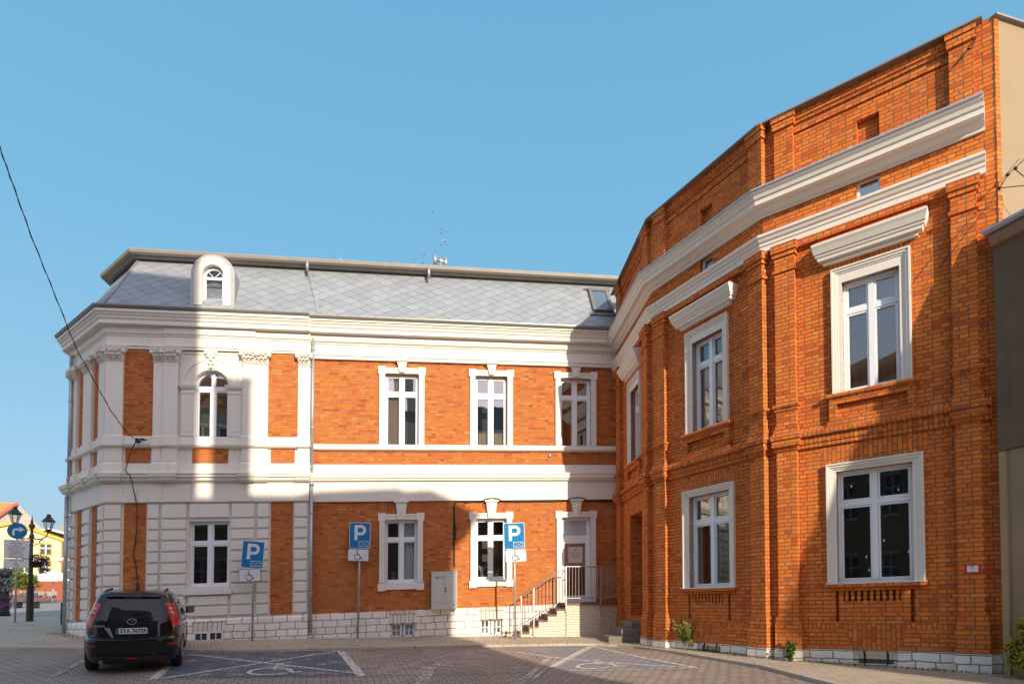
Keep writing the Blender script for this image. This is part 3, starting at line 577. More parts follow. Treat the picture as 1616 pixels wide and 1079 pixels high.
# cable runs pinned to the walls
def wob(pts,n=6,a=.01,seed=3):
    r=random.Random(seed); out=[]
    for P,Q in zip(pts,pts[1:]):
        for i in range(n): t=i/n; out.append(tuple(x+(y-x)*t+(r.uniform(-a,a) if i else 0) for x,y in zip(P,Q)))
    return out+[pts[-1]]
m=MB(FF)
for j in range(3): m.tube(wob([(5.16,.02,4.30),(5.17,.03,3.3),(5.15,.02,2.4)],7,.012,j),.017,6)
m.tube(wob([(5.15,.02,3.9),(5.10,.03,3.5),(5.15,.02,3.2)],4,.01,9),.015,6)
for j in range(3): m.tube(wob([(5.16,.02,4.30),(5.1,.03,4.38),(4.35,.03,4.365),(4.22,.12,4.44),(4.03,.18,4.455),(3.82,.12,4.44),(3.7,.03,4.37),(2.6,.03,4.365),(1.68,.03,4.375),(1.55,.15,4.44),(1.3,.18,4.455),(1.1,.12,4.43),(1.0,.03,4.36),(.05,.05,4.36)],5,.014,20+j),.014,5)
m.build('cable_run',M['cable'],W)
m=MB(FF); o=.24
m.tube(wob([(13.85,.36,6.08),(14.02,.33,5.75),(14.10,.40,5.25),(13.95,.50,5.12),(13.92,.42,4.95),(13.94,.24,4.70),(13.86,.22,4.27),(13.88,.17,3.58),(13.96,.16,3.03),(13.88,.16,2.63),(13.83,.17,2.06),(13.84,.17,1.3)],4,.008,5),.013,6); m.tube([(13.84,.16,2.2),(13.83,.17,1.2)],.03,6)
m.box(13.82,13.89,.2,.36,6.05,6.11); m.tube([(13.85,.3,6.08),(13.6,.34,6.12)],.02,5); m.build('service_cable',M['cable'],W)
# blocking core: floors, ceiling and rear walls
def core(pts,z0,z1,mat,parent,name='rear_wall'):
    m=MB(); P=[grade((x,y,z0)) for x,y in pts]; Q=[grade((x,y,z1)) for x,y in pts]; n=len(pts)
    for i in range(n): j=(i+1)%n; m.face([P[i],P[j],Q[j],Q[i]])
    m.face(Q); m.build(name,mat,parent)
core([tuple(fpt(-2,-1.6)),tuple(fpt(14.0,-1.6)),tuple(H1+Vector((1.4,.2))),tuple(H2+Vector((1.4,0))),tuple(fpt(-2,-9))],-.2,11.6,M['room'],W)
# ---- entrance steps and landing
ST=thing('entrance_steps','whitewashed landing with brown steps and a steel railing below the glazed door','steps',(1.6,18.6,g(1.6,18.6)))
EF=Fr((1.62,18.56,0),(.984,.177,0),(.177,-.984,0),gr=False)  # s to the right along the front, o towards the street
zt=1.06
m=MB(); A=[(1.62,18.56),(2.65,18.75),(3.46,19.15),(3.46,19.62),(1.45,19.35)]
for i in range(len(A)):
    a,b=A[i],A[(i+1)%len(A)]; l=math.dist(a,b); m.face([(a[0],a[1],-.1),(b[0],b[1],-.1),(b[0],b[1],zt-.06),(a[0],a[1],zt-.06)],[(0,0),(l,0),(l,1.1),(0,1.1)])
for k in range(5):
    x1=-.02-.28*k; z=zt-.17*(k+1)
    q=EF; a,b=x1-.28,x1
    for F in ([(a,0,-.1),(b,0,-.1),(b,0,z-.05),(a,0,z-.05)],[(a,0,-.1),(a,-.8,-.1),(a,-.8,z-.05),(a,0,z-.05)]): m.face([EF(*P) for P in F],[(P[0]+P[1],P[2]) for P in F])
m.build('landing_wall',M['oldwall'],ST)
m=MB(); B=[(1.55,18.51),(2.67,18.71),(3.50,19.12),(3.50,19.66),(1.40,19.40)]
for z in (zt-.06,zt): m.face([(x,y,z) for x,y in B])
for i in range(5): a,b=B[i],B[(i+1)%5]; m.face([(a[0],a[1],zt-.06),(b[0],b[1],zt-.06),(b[0],b[1],zt),(a[0],a[1],zt)])
m.build('landing_slab',M['steps'],ST)
for k in range(5):
    m=MB(EF); b=-.02-.28*k; z=zt-.17*(k+1); m.box(b-.30,b+.01,-.78,.03,z-.05,z); m.box(b-.01,b+.02,-.78,.01,z,z+.12); m.build('step',M['steps'],ST)
rl=MB(EF); o=.06; R=.018
def railing(P,tops,mid=.13):  # P plan points (s,o); tops z of handrail
    pass
top=2.14
segs=[((-.02,o),(1.06,o),top,top),((1.06,o),(1.86,-.22),top,top)]
rl.tube([(-1.38,o,top-.86),(-.02,o,top),(1.06,o,top),(1.86,-.24,top)],R,8); rl.tube([(-1.38,o,top-.86-.85),(-.02,o,1.20),(1.06,o,1.20),(1.86,-.24,1.20)],.013,8)
rp=rl.build('handrail',M['metal'],ST)
def post(s,oo,z0,z1,r=.02,nm='post'):
    m=MB(EF); m.box(s-r,s+r,oo-.006,oo+.006,z0,z1); return m
for s,oo,z0,z1 in ((-1.38,o,.08,top-.86),(-1.0,o,.10,top-.62),(-.02,o,.80,top),(1.06,o,.80,top),(1.86,-.24,1.0,top)): post(s,oo,z0,z1).build('post',M['metal'],ST)
m=MB(EF)
for k in range(10): s=-.02+1.08*(k+1)/11; m.tube([(s,o,1.20),(s,o,top)],.008,6,caps=False)
for k in range(9): t=(k+1)/10; m.tube([(1.06+.8*t,o-.30*t,1.20),(1.06+.8*t,o-.30*t,top)],.008,6,caps=False)
for k in range(11):
    t=(k+1)/12; s=-1.38+1.36*t; m.tube([(s,o,top-1.71+.77*t+.0),(s,o,top-.86+.86*t)],.008,6,caps=False)
m.build('balusters',M['metal'],ST)
# ---- meter cabinet
cb=thing('meter_cabinet','pale grey two-door electricity cabinet against the brick wing','cabinet',FF(5.46,.15,1.17))
m=MB(FF); m.box(5.09,5.845,.036,.29,1.17,2.24); m.stack(5.09,5.845,[(2.24,.30,.012),(2.265,.30,.012),(2.28,.27,-.01)],o0=.02); m.box(5.09,5.845,.29,.295,1.17,1.34); m.build('body',M['cabinet'],cb)
for a,b in ((5.11,5.455),(5.475,5.825)):
    m=MB(FF); m.box(a,b,.29,.303,1.36,2.22)
    m.build('door',M['cabinet'],cb)
m=MB(FF); m.lathe((5.43,.303,1.78),[(.03,0),(.03,.012),(.015,.02)],10,'o'); m.lathe((5.43,.303,1.70),[(.03,0),(.03,.012),(.015,.02)],10,'o'); m.lathe((5.18,.295,1.28),[(.025,0),(.02,.012)],10,'o'); m.build('lock',M['gutter'],cb)
m=MB(FF); m.box(5.50,5.73,.303,.305,2.06,2.14); m.build('sticker',plain('ochre_label',(.55,.38,.18,1),.6),cb); m=MB(FF); m.box(5.66,5.73,.3055,.307,2.06,2.14); m.build('sticker',plain('blue_label',(.05,.25,.5,1),.6),cb)
for s in (5.26,5.65):
    m=MB(FF); m.prism([(s-.03,1.50),(s+.03,1.50),(s,1.56)],.303,.305); m.build('warning_triangle',plain('yellow_label',(.8,.6,.05,1),.6),cb)
# bracket of pot plants behind glass
def potplant(s,z,c1,n,name,label,seed,R=.13):
    t=thing(name,label,'pot plant',FF(s,-.3,z)); m=MB(FF); m.lathe((s,-.3,z),[(.05,0),(.07,.12),(.06,.12)],10); m.build('pot',M['greystone'],t)
    m=MB(FF); r=random.Random(seed)
    for k in range(n):
        a=r.uniform(0,2*PI); l=r.uniform(.6,1)*R; P=[(s,-.3,z+.1),(s+math.cos(a)*l*.5,-.3+math.sin(a)*l*.3,z+.1+R*1.1),(s+math.cos(a)*l*1.1,-.3+math.sin(a)*l*.5,z+.1+R*r.uniform(.6,1.5))]; m.tube(P,.012,4,r2=.003)
    m.build('leaves',c1,t)
LG_=leaf_mat('pot_leaf',(.35,.38,.04,1),(.5,.30,.03,1)); potplant(6.96,2.06,LG_,16,'pot_plant','spiky yellow-green pot plant behind the left ground-floor window of the brick wing',1)
potplant(3.82,2.06,leaf_mat('pot_leaf_b',(.30,.16,.06,1),(.42,.25,.08,1)),16,'pot_plant','reddish spiky pot plant behind the window next to the steps',2)
potplant(4.28,2.06,leaf_mat('orchid',(.7,.7,.66,1),(.8,.8,.75,1)),14,'pot_plant','white flowering pot plant behind the window next to the steps',3,.22)
# ------------------------------------------------------------------ EAST HOUSE: red brick, three faces round the bend
R=thing('brick_house','tall orange brick house with white cornices curving round the corner of the yard','house',(K2.x,K2.y,g(K2.x,K2.y)))
RP3=[K0+(K0-K1).normalized()*.0,K1,K2,K3-(K3-K2).normalized()*.02]
faces=[(FA,4.04,2.25,(.45,.86),(3.42,3.86),'A'),(FB,3.40,1.84,(.19,.54),(3.14,3.49),'B'),(FC,3.80,1.915,(.26,.635),(3.163,3.521),'C')]
BR=M['brickr'];BV=M['brickrv']
for fr,Lw,c,pl,pr,nm in faces:
    Lf=Lw+(0.0 if nm!='C' else 0)
    top=(c-.47,c+.47,5.10,7.25); low=(c-.615,c+.615,1.53,3.66) if nm!='A' else (c-.63,c+.63,.79,3.68,1.0)
    mz=(c-.20,c+.20,8.70,9.09); ni=(c-.17,c+.20,9.62,10.25,.12)
    ops=[top,low,mz,ni]
    if nm!='A': ops+=[(c-.655,c-.60,.82,1.40,.12),(c+.545,c+.61,.82,1.40,.12),(c-.52,c+.40,1.20,1.40,.10),(c-.37,c+.34,-.05,.30,.3)]
    m=MB(fr); wall(m,0,Lf,.30,11.0,0,[o for o in ops if o[2]>0] ,.15); m.build('brick_wall',BR,R)
    # stone plinth
    m=MB(fr)
    if nm=='A': 
        for a,b in ((0,low[0]),(low[1],Lw)): wall(m,a,b,-.4,.30,.03,[])
    else: wall(m,0,Lf,-.4,.30,.03,[(c-.37,c+.34,-.05,.31)],.2)
    m.face([(0,0,.30),(Lf,0,.30),(Lf,.03,.30),(0,.03,.30)]); m.build('plinth',M['stone2'],R)
    if nm!='A':
        m=MB(fr); m.box(c-.37,c-.30,-.10,-.05,-.1,.30); m.box(c+.27,c+.34,-.10,-.05,-.1,.30); m.box(c-.30,c+.27,-.10,-.05,.235,.30); m.box(c-.30,c+.27,-.10,-.05,-.1,.05)
        cw=m.build('cellar_window',M['frame'],R); m=MB(fr); m.face([(c-.30,-.08,.05),(c+.27,-.08,.05),(c+.27,-.08,.235),(c-.30,-.08,.235)]); m.build('pane',M['glass'],cw)
        m=MB(fr)
        for s in (c-.20,c+.17): m.tube([(s,-.03,-.1),(s,-.03,.31)],.012,6)
        m.tube([(c-.37,-.04,.12),(c+.34,-.04,.12)],.01,6); m.build('window_bars',M['black'],cw)
        # bars of the vent grille
        m=MB(fr); n=9
        for k in range(n): s=c-.52+.92*(k+.5)/n; m.box(s-.026,s+.026,-.09,.002,1.20,1.40)
        m.build('brick_grille',BR,R)
        # soldier band, lower arch
        m=MB(fr); m.box(pl[1],pr[0],-.01,.006,.685,.80); m.prism([(c-.42,.31),(c+.38,.31),(c+.46,.675),(c-.50,.675)],-.01,.005); m.build('rowlock_band',BV,R)
    # flat arches over windows
    m=MB(fr); 
    if nm!='A': m.prism([(c-.80,3.81),(c+.80,3.81),(c+.90,4.18),(c-.90,4.18)],-.01,.004)
    else: m.prism([(c-.63,3.68),(c+.63,3.68),(c+.75,4.18),(c-.75,4.18)],-.01,.004)
    m.build('flat_arch',BV,R); m=MB(fr); m.prism([(c-.64,7.53),(c+.64,7.53),(c+.70,7.66),(c-.70,7.66)],-.01,.004); m.build('flat_arch',BV,R)
    # pilasters
    for (a,b) in (pl,pr):
        D=.13; m=MB(fr)
        m.stack(a,b,[(.30,D+.05,.055),(.796,D+.05,.055),(.80,D+.028,.03),(.93,D+.028,.03),(.935,D,0),(4.18,D,0)],o0=-.01)
        m.stack(a,b,[(4.49,D+.07,.06),(4.56,D+.06,.05),(4.57,D+.04,.035),(4.63,D+.04,.035),(4.64,D+.02,.018),(4.70,D+.02,.018),(4.71,D,0),(4.975,D,0),(4.98,D+.025,.025),(5.05,D+.025,.025),(5.055,D+.055,.055),(5.11,D+.055,.055),(5.13,D,0),(7.765,D,0),(7.77,D+.03,.03),(7.84,D+.03,.03),(7.85,D,0),(8.08,D,0),(8.085,D+.03,.03),(8.17,D+.03,.03),(8.175,D+.06,.055),(8.33,D+.06,.055)],o0=-.01)
        pi=m.build('pilaster',BR,R)
        m=MB(fr); m.stack(a,b,[(-.4,D+.07,.065),(.30,D+.07,.065)],o0=-.01); m.build('pilaster_base',M['stone2'],pi)
        # parapet pilaster
        m=MB(fr); m.stack(a+.02,b,[(9.56,.10,0),(10.70,.10,0),(10.705,.14,.03),(10.84,.14,.03),(10.845,.16,.05),(10.97,.16,.05)],o0=-.01); m.build('parapet_pier',BR,R)
        m=MB(fr); m.stack(a,b,[(4.19,D+.02,.02),(4.265,D+.05,.04),(4.27,D+.09,.07),(4.395,D+.09,.07),(4.40,D+.11,.085),(4.49,D+.11,.085)],o0=-.01); m.build('string_break',BR,R)
    # hood
    if True:
        m=MB(fr); hw=.93
        m.stack(c-hw,c+hw,[(7.65,.10,-.16),(7.70,.10,-.16),(7.72,.17,-.09),(7.78,.18,-.07),(7.79,.20,-.05),(7.83,.21,-.04),(7.84,.23,-.03),(7.93,.27,-.01),(7.98,.30,.0),(8.02,.30,.0)],o0=-.02,cap=True); m.build('hood',M['white2'],R)
        m=MB(fr); m.stack(c-hw+.02,c+hw-.02,[(8.02,.27,0),(8.06,.24,-.01),(8.14,.10,-.05)],o0=-.02); m.build('hood_weathering',BV,R)
    # upper window
    window(R,fr,c-.47,c+.47,5.13,7.25,6.70,o=-.15,glass='glass2',curtain=(c-.42,c+.42,5.2,7.2),cmat='tan')  # tan sheet puts the brown reflection of a house into colour
    def mould(sw,z0,z1,ow,oz):
        m=MB(fr)
        for k,(x,y) in enumerate(((0,.035),(.035,.06),(.085,.045))):
            w=(sw-ow) 
            xo=sw-x; xi=ow
            for sg in (-1,1):
                a,b=sorted((c+sg*xi,c+sg*xo)); m.box(a,b,-.15,.03+(.05,.03,.012)[k]*0+(.055,.035,.018)[k],z0,z1-x)
            m.box(c-xi,c+xi,-.15,.03+(.055,.035,.018)[k],oz,z1-x)
        return m
    m=MB(fr)
    def casing(sw,z0,z1,ow,oz):
        m=MB(fr); st=[(sw,sw-.03,.075),(sw-.03,sw-.075,.055),(sw-.075,sw-.11,.035),(sw-.11,ow,.02)]
        for x0,x1,D in st:
            dz=sw-x0; dz1=sw-x1
            zt0=z1-dz; zt1=z1-dz1 if x1!=ow else oz
            for sg in (-1,1):
                a,b=sorted((c+sg*x0,c+sg*x1)); m.box(a,b,-.15,D,z0,zt0)
            m.box(c-x1,c+x1,-.15,D,zt1,zt0)
        return m
    casing(.645,5.13,7.53,.47,7.25).build('window_surround',M['white2'],R)
    m=MB(fr); m.stack(c-.75,c+.75,[(5.055,.12,0),(5.06,.13,0),(5.12,.13,0),(5.13,.12,0)],o0=-.01)
    m.box(c-.70,c+.70,0,.09,4.93,5.055)
    for a,b in ((c-.70,c-.57),(c+.57,c+.70)): m.box(a,b,0,.09,4.60,4.93)
    m.box(c-.70,c+.70,0,.092,4.60,4.67); m.stack(c-.70,c+.70,[(4.49,.13,.06),(4.60,.11,.03)],o0=-.01); m.build('apron',BR,R)
    if nm!='A':
        window(R,fr,c-.615,c+.615,1.53,3.66,3.04,o=-.15,curtain=(c-.54,c-.44,1.6,3.6) if nm=='B' else None,glass='glass3' if nm=='C' else 'glass2')
        if nm=='C':
            for a_,z_ in ((c-.40,3.35),(c+.36,3.19),(c+.12,2.28),(c-.17,2.0),(c-.13,1.75),(c+.50,2.05)):
                m=MB(fr); m.box(a_,a_+.018,-.182,-.178,z_,z_+.045); m.build('sticker',M['frame'],R)
        casing(.78,1.53,3.81,.615,3.66).build('window_surround',M['white2'],R)
        m=MB(fr); m.stack(c-.81,c+.81,[(1.46,.09,0),(1.52,.10,0),(1.53,.09,0)],o0=-.01); m.build('window_sill',BR,R)
        m=MB(fr); m.box(c-.81,c+.81,0,.105,1.53,1.545); m.build('sill_flashing',M['frame'],R)
    else:
        m=MB(fr); m.box(c-.63,c+.63,-1.0,-.95,.79,3.68); m.build('door',plain('dark_door',(.035,.03,.025,1),.5),R)
    # mezzanine window
    m=MB(fr); o=-.12; a,b=mz[0],mz[1]
    for q in ((a,a+.05,8.68,9.12),(b-.05,b,8.68,9.12),(a+.05,b-.05,9.07,9.12),(a+.05,b-.05,8.68,8.74)): m.box(q[0],q[1],o-.03,o+.03,q[2],q[3])
    mw=m.build('mezzanine_window',M['frame'],R); m=MB(fr); m.face([(a+.05,o,8.74),(b-.05,o,8.74),(b-.05,o,9.07),(a+.05,o,9.07)]); m.build('pane',M['glass'],mw)
    m=MB(fr); m.box(a-.1,b+.1,-.7,-.65,8.6,9.2); m.build('room_interior',M['room'],mw)
    m=MB(fr)
    for k in range(6): 
        x0=a+.06+(b-a-.12)*k/6; m.face([(x0,o-.06,8.72),(x0+.05,o-.06,8.72),(x0+.05,o-.06,8.86+.04*(k%3)),(x0,o-.06,8.84+.03*(k%2))])
    m.build('curtain',M['curtain'],mw)
    # recessed field edge: frieze between pilasters
    m=MB(fr); m.box(pl[1],pr[0],-.01,.10,8.20,8.34); m.build('frieze',BR,R)
    # parapet corbels
    m=MB(fr); m.box(pl[1],pr[0],-.01,.035,10.55,10.62); m.box(pl[1],pr[0],-.01,.06,10.80,11.0)
    n=int((pr[0]-pl[1])/.16)
    m.box(pl[1],pr[0],-.01,.035,10.73,10.80)
    m.build('parapet_corbel',BR,R)
# sweeps round the three faces
m=MB(); sweep(m,RP3,[(0,4.19),(.05,4.19),(.05,4.262),(0.02,4.265),(.07,4.27),(.07,4.395),(.02,4.40),(.13,4.405),(.13,4.49),(.10,4.52),(0,4.60)]); m.build('string_course',BV,R)
m=MB(); sweep(m,RP3,[(0,8.335),(.10,8.335),(.10,8.34),(.10,8.43),(.12,8.45),(.12,8.50),(.15,8.53),(.17,8.58),(.20,8.61),(.20,8.66),(0,8.70)]); m.build('string_cornice',M['white2'],R)
m=MB(); sweep(m,RP3,[(0,9.09),(.05,9.09),(.05,9.15),(.09,9.16),(.15,9.21),(.17,9.24),(.28,9.25),(.28,9.34),(.31,9.36),(.33,9.42),(.37,9.46),(.39,9.50),(0,9.52)]); m.build('cornice',M['white2'],R)
m=MB(); sweep(m,RP3,[(.35,9.503),(.41,9.50),(.41,9.535),(0,9.62)]); m.build('cornice_flashing',M['sheetmetal'],R)
m=MB(); sweep(m,RP3,[(-.4,11.0),(.17,10.965),(.17,10.955),(.185,10.955),(.185,10.985),(-.4,11.03)]); m.build('coping',M['fascia'],R)
# side wall of the east house, above the neighbour
sd=Vector((math.cos(math.radians(17)),math.sin(math.radians(17)))); K3b=K3+(K3-K2).normalized()*.13
SW=Fr(K3b,sd,Vector((sd.y,-sd.x)))
m=MB(SW); wall(m,.10,9,-.3,11.0,0,[]); m.build('rendered_side_wall',plaster('cream_render',(.31,.225,.13,1),.10,.5,12),R)
m=MB(SW); m.box(-.01,.10,-.25,.006,.30,11.0); m.build('brick_quoin',BR,R)
m=MB(SW); m.prof([(-.25,11.0),(.07,10.97),(.07,11.0),(-.25,11.03)],-.02,9); m.build('coping',M['fascia'],R)
core([tuple(K0+Vector((1.4,.3))),tuple(K1+Vector((1.3,.3))),tuple(K2+Vector((.9,.9))),tuple(K3b+Vector((.2,.9))),tuple(K3b+sd*9+Vector((0,.3))),tuple(K3b+sd*9+Vector((0,10))),tuple(K0+Vector((1.4,8)))],-.2,10.9,M['room'],R)
m=MB(FC); m.tube([(3.45,.14,10.55),(3.50,.17,10.50),(3.56,.15,10.62),(3.56,.10,10.72)],.012,6); m.tube([(3.25,.14,10.34),(3.47,.15,10.52)],.01,6); m.build('wall_hook',M['black'],R)
# house number plate
pq=thing('fire_hydrant_plate','small white plate with red border on the right brick pilaster','sign',FC(3.36,.13,1.63))
m=MB(FC); m.box(3.259,3.46,.131,.14,1.635,1.79); m.build('border',plain('red_enamel',(.65,.01,.02,1),.4),pq)
m=MB(FC); m.box(3.284,3.435,.14,.143,1.660,1.765); m.build('face',plain('white_enamel',(.75,.74,.72,1),.4),pq)
m=MB(FC); ink=plain('dark_ink',(.06,.05,.05,1),.6); m.box(3.30,3.42,.143,.1445,1.728,1.733); m.box(3.357,3.363,.143,.1445,1.70,1.728); m.build('symbol',ink,pq)
def text(s,fr,cs,o,cz,size,mat,name,parent,mirror=False,bold=0):
    cu=bpy.data.curves.new('t','FONT'); cu.body=s; cu.size=size; cu.align_x='CENTER'; cu.align_y='CENTER'; cu.resolution_u=3; cu.offset=bold
    ob=bpy.data.objects.new('t',cu); C.objects.link(ob); dg=bpy.context.evaluated_depsgraph_get(); me=bpy.data.meshes.new_from_object(ob.evaluated_get(dg)); 
    m=MB(fr); fl=-1 if mirror else 1
    for pg in me.polygons: m.face([(cs+fl*me.vertices[i].co.x,o,cz+me.vertices[i].co.y) for i in pg.vertices],[(0,0)]*len(pg.vertices))
    bpy.data.objects.remove(ob); return m.build(name,mat,parent)
text('H80',FC,3.35,.1445,1.752,.035,ink,'lettering',pq); text('1',FC,3.36,.1445,1.70,.03,ink,'lettering',pq); text('10',FC,3.355,.1445,1.672,.035,ink,'lettering',pq)
# steps to the door in face A
SA=thing('stone_doorsteps','worn grey stone steps below the dark doorway of the brick house','steps',(3.2,17.0,g(3.2,17)))
FAw=frame2(K0,K1,gr=False)
for a,b,o,z in ((1.55,3.0,.95,.20),(1.6,2.95,.60,.40),(1.63,2.87,.30,.58)):
    m=MB(FAw); m.stack(a,b,[(-.05,o,0),(z-.03,o,0),(z,o-.03,-.03)],o0=-.4); m.build('step',M['greystone'],SA)
# ---- neighbour on the far right
e=Vector((math.cos(math.radians(-70.5)),math.sin(math.radians(-70.5)))); en=Vector((e.y,-e.x)); 
NB=thing('rendered_house','low brown rendered house with a metal gutter at the right edge','house',(8.6,8.4,0))
NP=Vector((7.97,10.12)); NF=Fr(NP,e,en)
m=MB(NF); wall(m,0,14,3.62,7.05,0,[]); m.build('upper_wall',plaster('brown_roughcast',(.24,.165,.095,1),.40,1.0,30),NB)
m=MB(NF); wall(m,.12,14,-.3,3.62,-.03,[]); m.build('lower_wall',plaster('tan_render',(.36,.25,.15,1),.16,.5,22),NB)
m=MB(NF); m.stack(0.02,.12,[(-.3,.02,0),(3.6,.02,0)],o0=-.05); m.build('corner_strip',plaster('tan_strip',(.42,.29,.17,1),.08,.3,30),NB)
m=MB(NF); m.prof([(0,7.0),(.06,7.02),(.10,7.12),(.10,7.20),(0,7.22)],0,14); m.build('eaves_board',plain('peeling_board',(.30,.18,.10,1),.8,0,.4,12),NB)
m=MB(NF); m.prof([(.08,7.21),(.15,7.21),(.19,7.25),(.19,7.29),(.18,7.29),(.14,7.25),(.08,7.25)],-.05,14); m.prof([(0,7.24),(.15,7.27),(.15,7.285),(-5,8.6),(-5,8.5)],-.05,14); m.build('gutter',M['sheetmetal'],NB)
m=MB(); q=[NP+en*-1.0,NP+e*14+en*-1,NP+e*14+en*-8,NP+en*-8]
for i in range(4): a,b=q[i],q[(i+1)%4]; m.face([(a.x,a.y,-.2),(b.x,b.y,-.2),(b.x,b.y,7.6),(a.x,a.y,7.6)])
a,b=NP+e*14,NP+e*14-en*8; m.face([(a.x,a.y,-.2),(b.x,b.y,-.2),(b.x,b.y,7.5),(a.x,a.y,7.5)]); m.build('rear_wall',M['room'],NB)
# wires in front of the side wall
wr=thing('overhead_cable','thin cables with clamps strung from the brick house corner over the low roof','cable',(8.0,10.0,6.8))
m=MB(); P0=(8.02,10.02,8.02)
m.tube([P0,(8.10,9.94,8.19),(8.35,9.95,8.42),(8.9,9.7,9.0)],.008,6); m.tube([P0,(8.3,9.8,7.92),(8.6,9.4,7.82),(9,9,7.9)],.007,6); m.tube([(8.2,9.93,8.28),(8.4,9.85,8.0),(8.8,9.6,7.9)],.007,6); m.tube([P0,(7.85,10.0,7.75),(7.6,10.15,7.4),(7.3,10.45,6.9)],.006,5)
m.build('wires',M['cable'],wr); m=MB()
for q in (P0,(8.10,9.94,8.19),(8.22,9.93,8.29)): m.lathe((q[0],q[1],q[2]-.03),[(.01,0),(.03,.02),(.03,.04),(.01,.06)],8)
m.build('clamps',M['black'],wr)
# ------------------------------------------------------------------ GROUND
def axis(lo,hi,fine0,fine1,st):
    v=[]; x=fine0
    while x<=fine1: v.append(x); x+=st
    s=st; x=fine1
    while x<hi: s*=1.5; x+=s; v.append(min(x,hi))
    s=st; x=fine0; w=[]
    while x>lo: s*=1.5; x-=s; w.append(max(x,lo))
    return w[::-1]+v
XS=axis(-900,900,-26,12,.5); YS=axis(-300,1500,-6,34,.5)
m=MB(); m.smooth=True
me_v=[(x,y,g(x,y)) for y in YS for x in XS]; nx=len(XS)
me=bpy.data.meshes.new('road'); me.from_pydata(me_v,[],[(j*nx+i,j*nx+i+1,(j+1)*nx+i+1,(j+1)*nx+i) for j in range(len(YS)-1) for i in range(nx-1)]); ro=bpy.data.objects.new('road',me); C.objects.link(ro); ro['kind']='structure'
for q in me.polygons: q.use_smooth=True
ROADC=((.36,.275,.215,1),(.47,.37,.29,1)); MORT=(.075,.055,.04,1)
me.materials.append(paving_mat('yard_setts',-17,.24,.16,ROADC[0],ROADC[1],MORT,m_size=.012))
KP=[(-40,14.6),(-24,14.9),(-16,15.2),(-12.6,15.3),(-10.7,15.15),(-7.67,15.0),(-4.33,15.55),(-1.05,16.33),(.54,16.55),(1.5,16.62),(2.22,16.50),(2.72,16.15),(3.08,15.74),(3.69,14.39),(4.2,12.6),(4.53,11.36),(4.66,9.4),(5.2,3),(6,-3)]
WPp=[(-40,30),(-24,30),(-16,26),(-13.2,19.5),(-11.0,17.6),(-7.5,18),(-4,18.8),(-1,19.3),(1,19.6),(2.2,19.8),(3.2,19.9),(3.5,18.5),(3.7,17.3),(4.0,15.6),(4.8,13.9),(5.8,12.6),(7.6,11.0),(10.4,3),(12.4,-3)]
def dens(P,n=4):
    out=[]
    for a,b in zip(P,P[1:]): out+=[(a[0]+(b[0]-a[0])*i/n,a[1]+(b[1]-a[1])*i/n) for i in range(n)]
    return out+[P[-1]]
KD,WD=dens(KP,5),dens(WPp,5)
def offs(P,d):
    out=[]
    for i,p in enumerate(P):
        a,b=P[max(i-1,0)],P[min(i+1,len(P)-1)]; t=Vector((b[0]-a[0],b[1]-a[1])).normalized(); out.append((p[0]-t.y*d,p[1]+t.x*d))
    return out
KI=offs(KD,.12)
m=MB(); m.smooth=True; n=10
for i in range(len(KD)-1):
    for j in range(n):
        f=lambda A,B,t:(A[0]+(B[0]-A[0])*t,A[1]+(B[1]-A[1])*t)
        q=[f(KI[i],WD[i],j/n),f(KI[i+1],WD[i+1],j/n),f(KI[i+1],WD[i+1],(j+1)/n),f(KI[i],WD[i],(j+1)/n)]
        m.face([(x,y,g(x,y)+.055) for x,y in q],[(x,y) for x,y in q])
pv=m.build('pavement',paving_mat('pavement_blocks',62,.20,.10,(.50,.40,.29,1),(.64,.53,.39,1),(.20,.15,.10,1),m_size=.006)); pv['kind']='structure'
m=MB()
for i in range(len(KD)-1):
    a,b,c_,d_=KD[i],KD[i+1],KI[i+1],KI[i]; z=lambda p,h:(p[0],p[1],g(*p)+h)
    m.face([z(a,.058),z(b,.058),z(c_,.058),z(d_,.058)],[(0,i),(0,i+1),(1,i+1),(1,i)]); m.face([z(a,-.02),z(b,-.02),z(b,.058),z(a,.058)],[(0,i),(0,i+1),(1,i+1),(1,i)])
m.build('kerb',paving_mat('kerb_concrete',0,1.0,1.0,(.50,.42,.33,1),(.60,.51,.41,1),(.2,.15,.11,1)))['kind']='structure'
# cobbled street to the square
m=MB(); m.smooth=True
def sheet(mb,quad,n1,n2,h):
    A,B,C_,D_=[Vector(q) for q in quad]
    P=lambda u,v:(A*(1-u)+B*u)*(1-v)+(D_*(1-u)+C_*u)*v
    for i in range(n1):
        for j in range(n2):
            q=[P(i/n1,j/n2),P((i+1)/n1,j/n2),P((i+1)/n1,(j+1)/n2),P(i/n1,(j+1)/n2)]
            mb.face([(v.x,v.y,g(v.x,v.y)+h) for v in q],[(v.x,v.y) for v in q])
sheet(m,[(-60,30.5),(-13,26.0),(-13,95),(-90,95)],24,30,.02)
m.build('plaza',paving_mat('plaza_setts',20,.20,.14,(.34,.315,.29,1),(.42,.39,.36,1),(.14,.12,.10,1),m_size=.01))['kind']='structure'
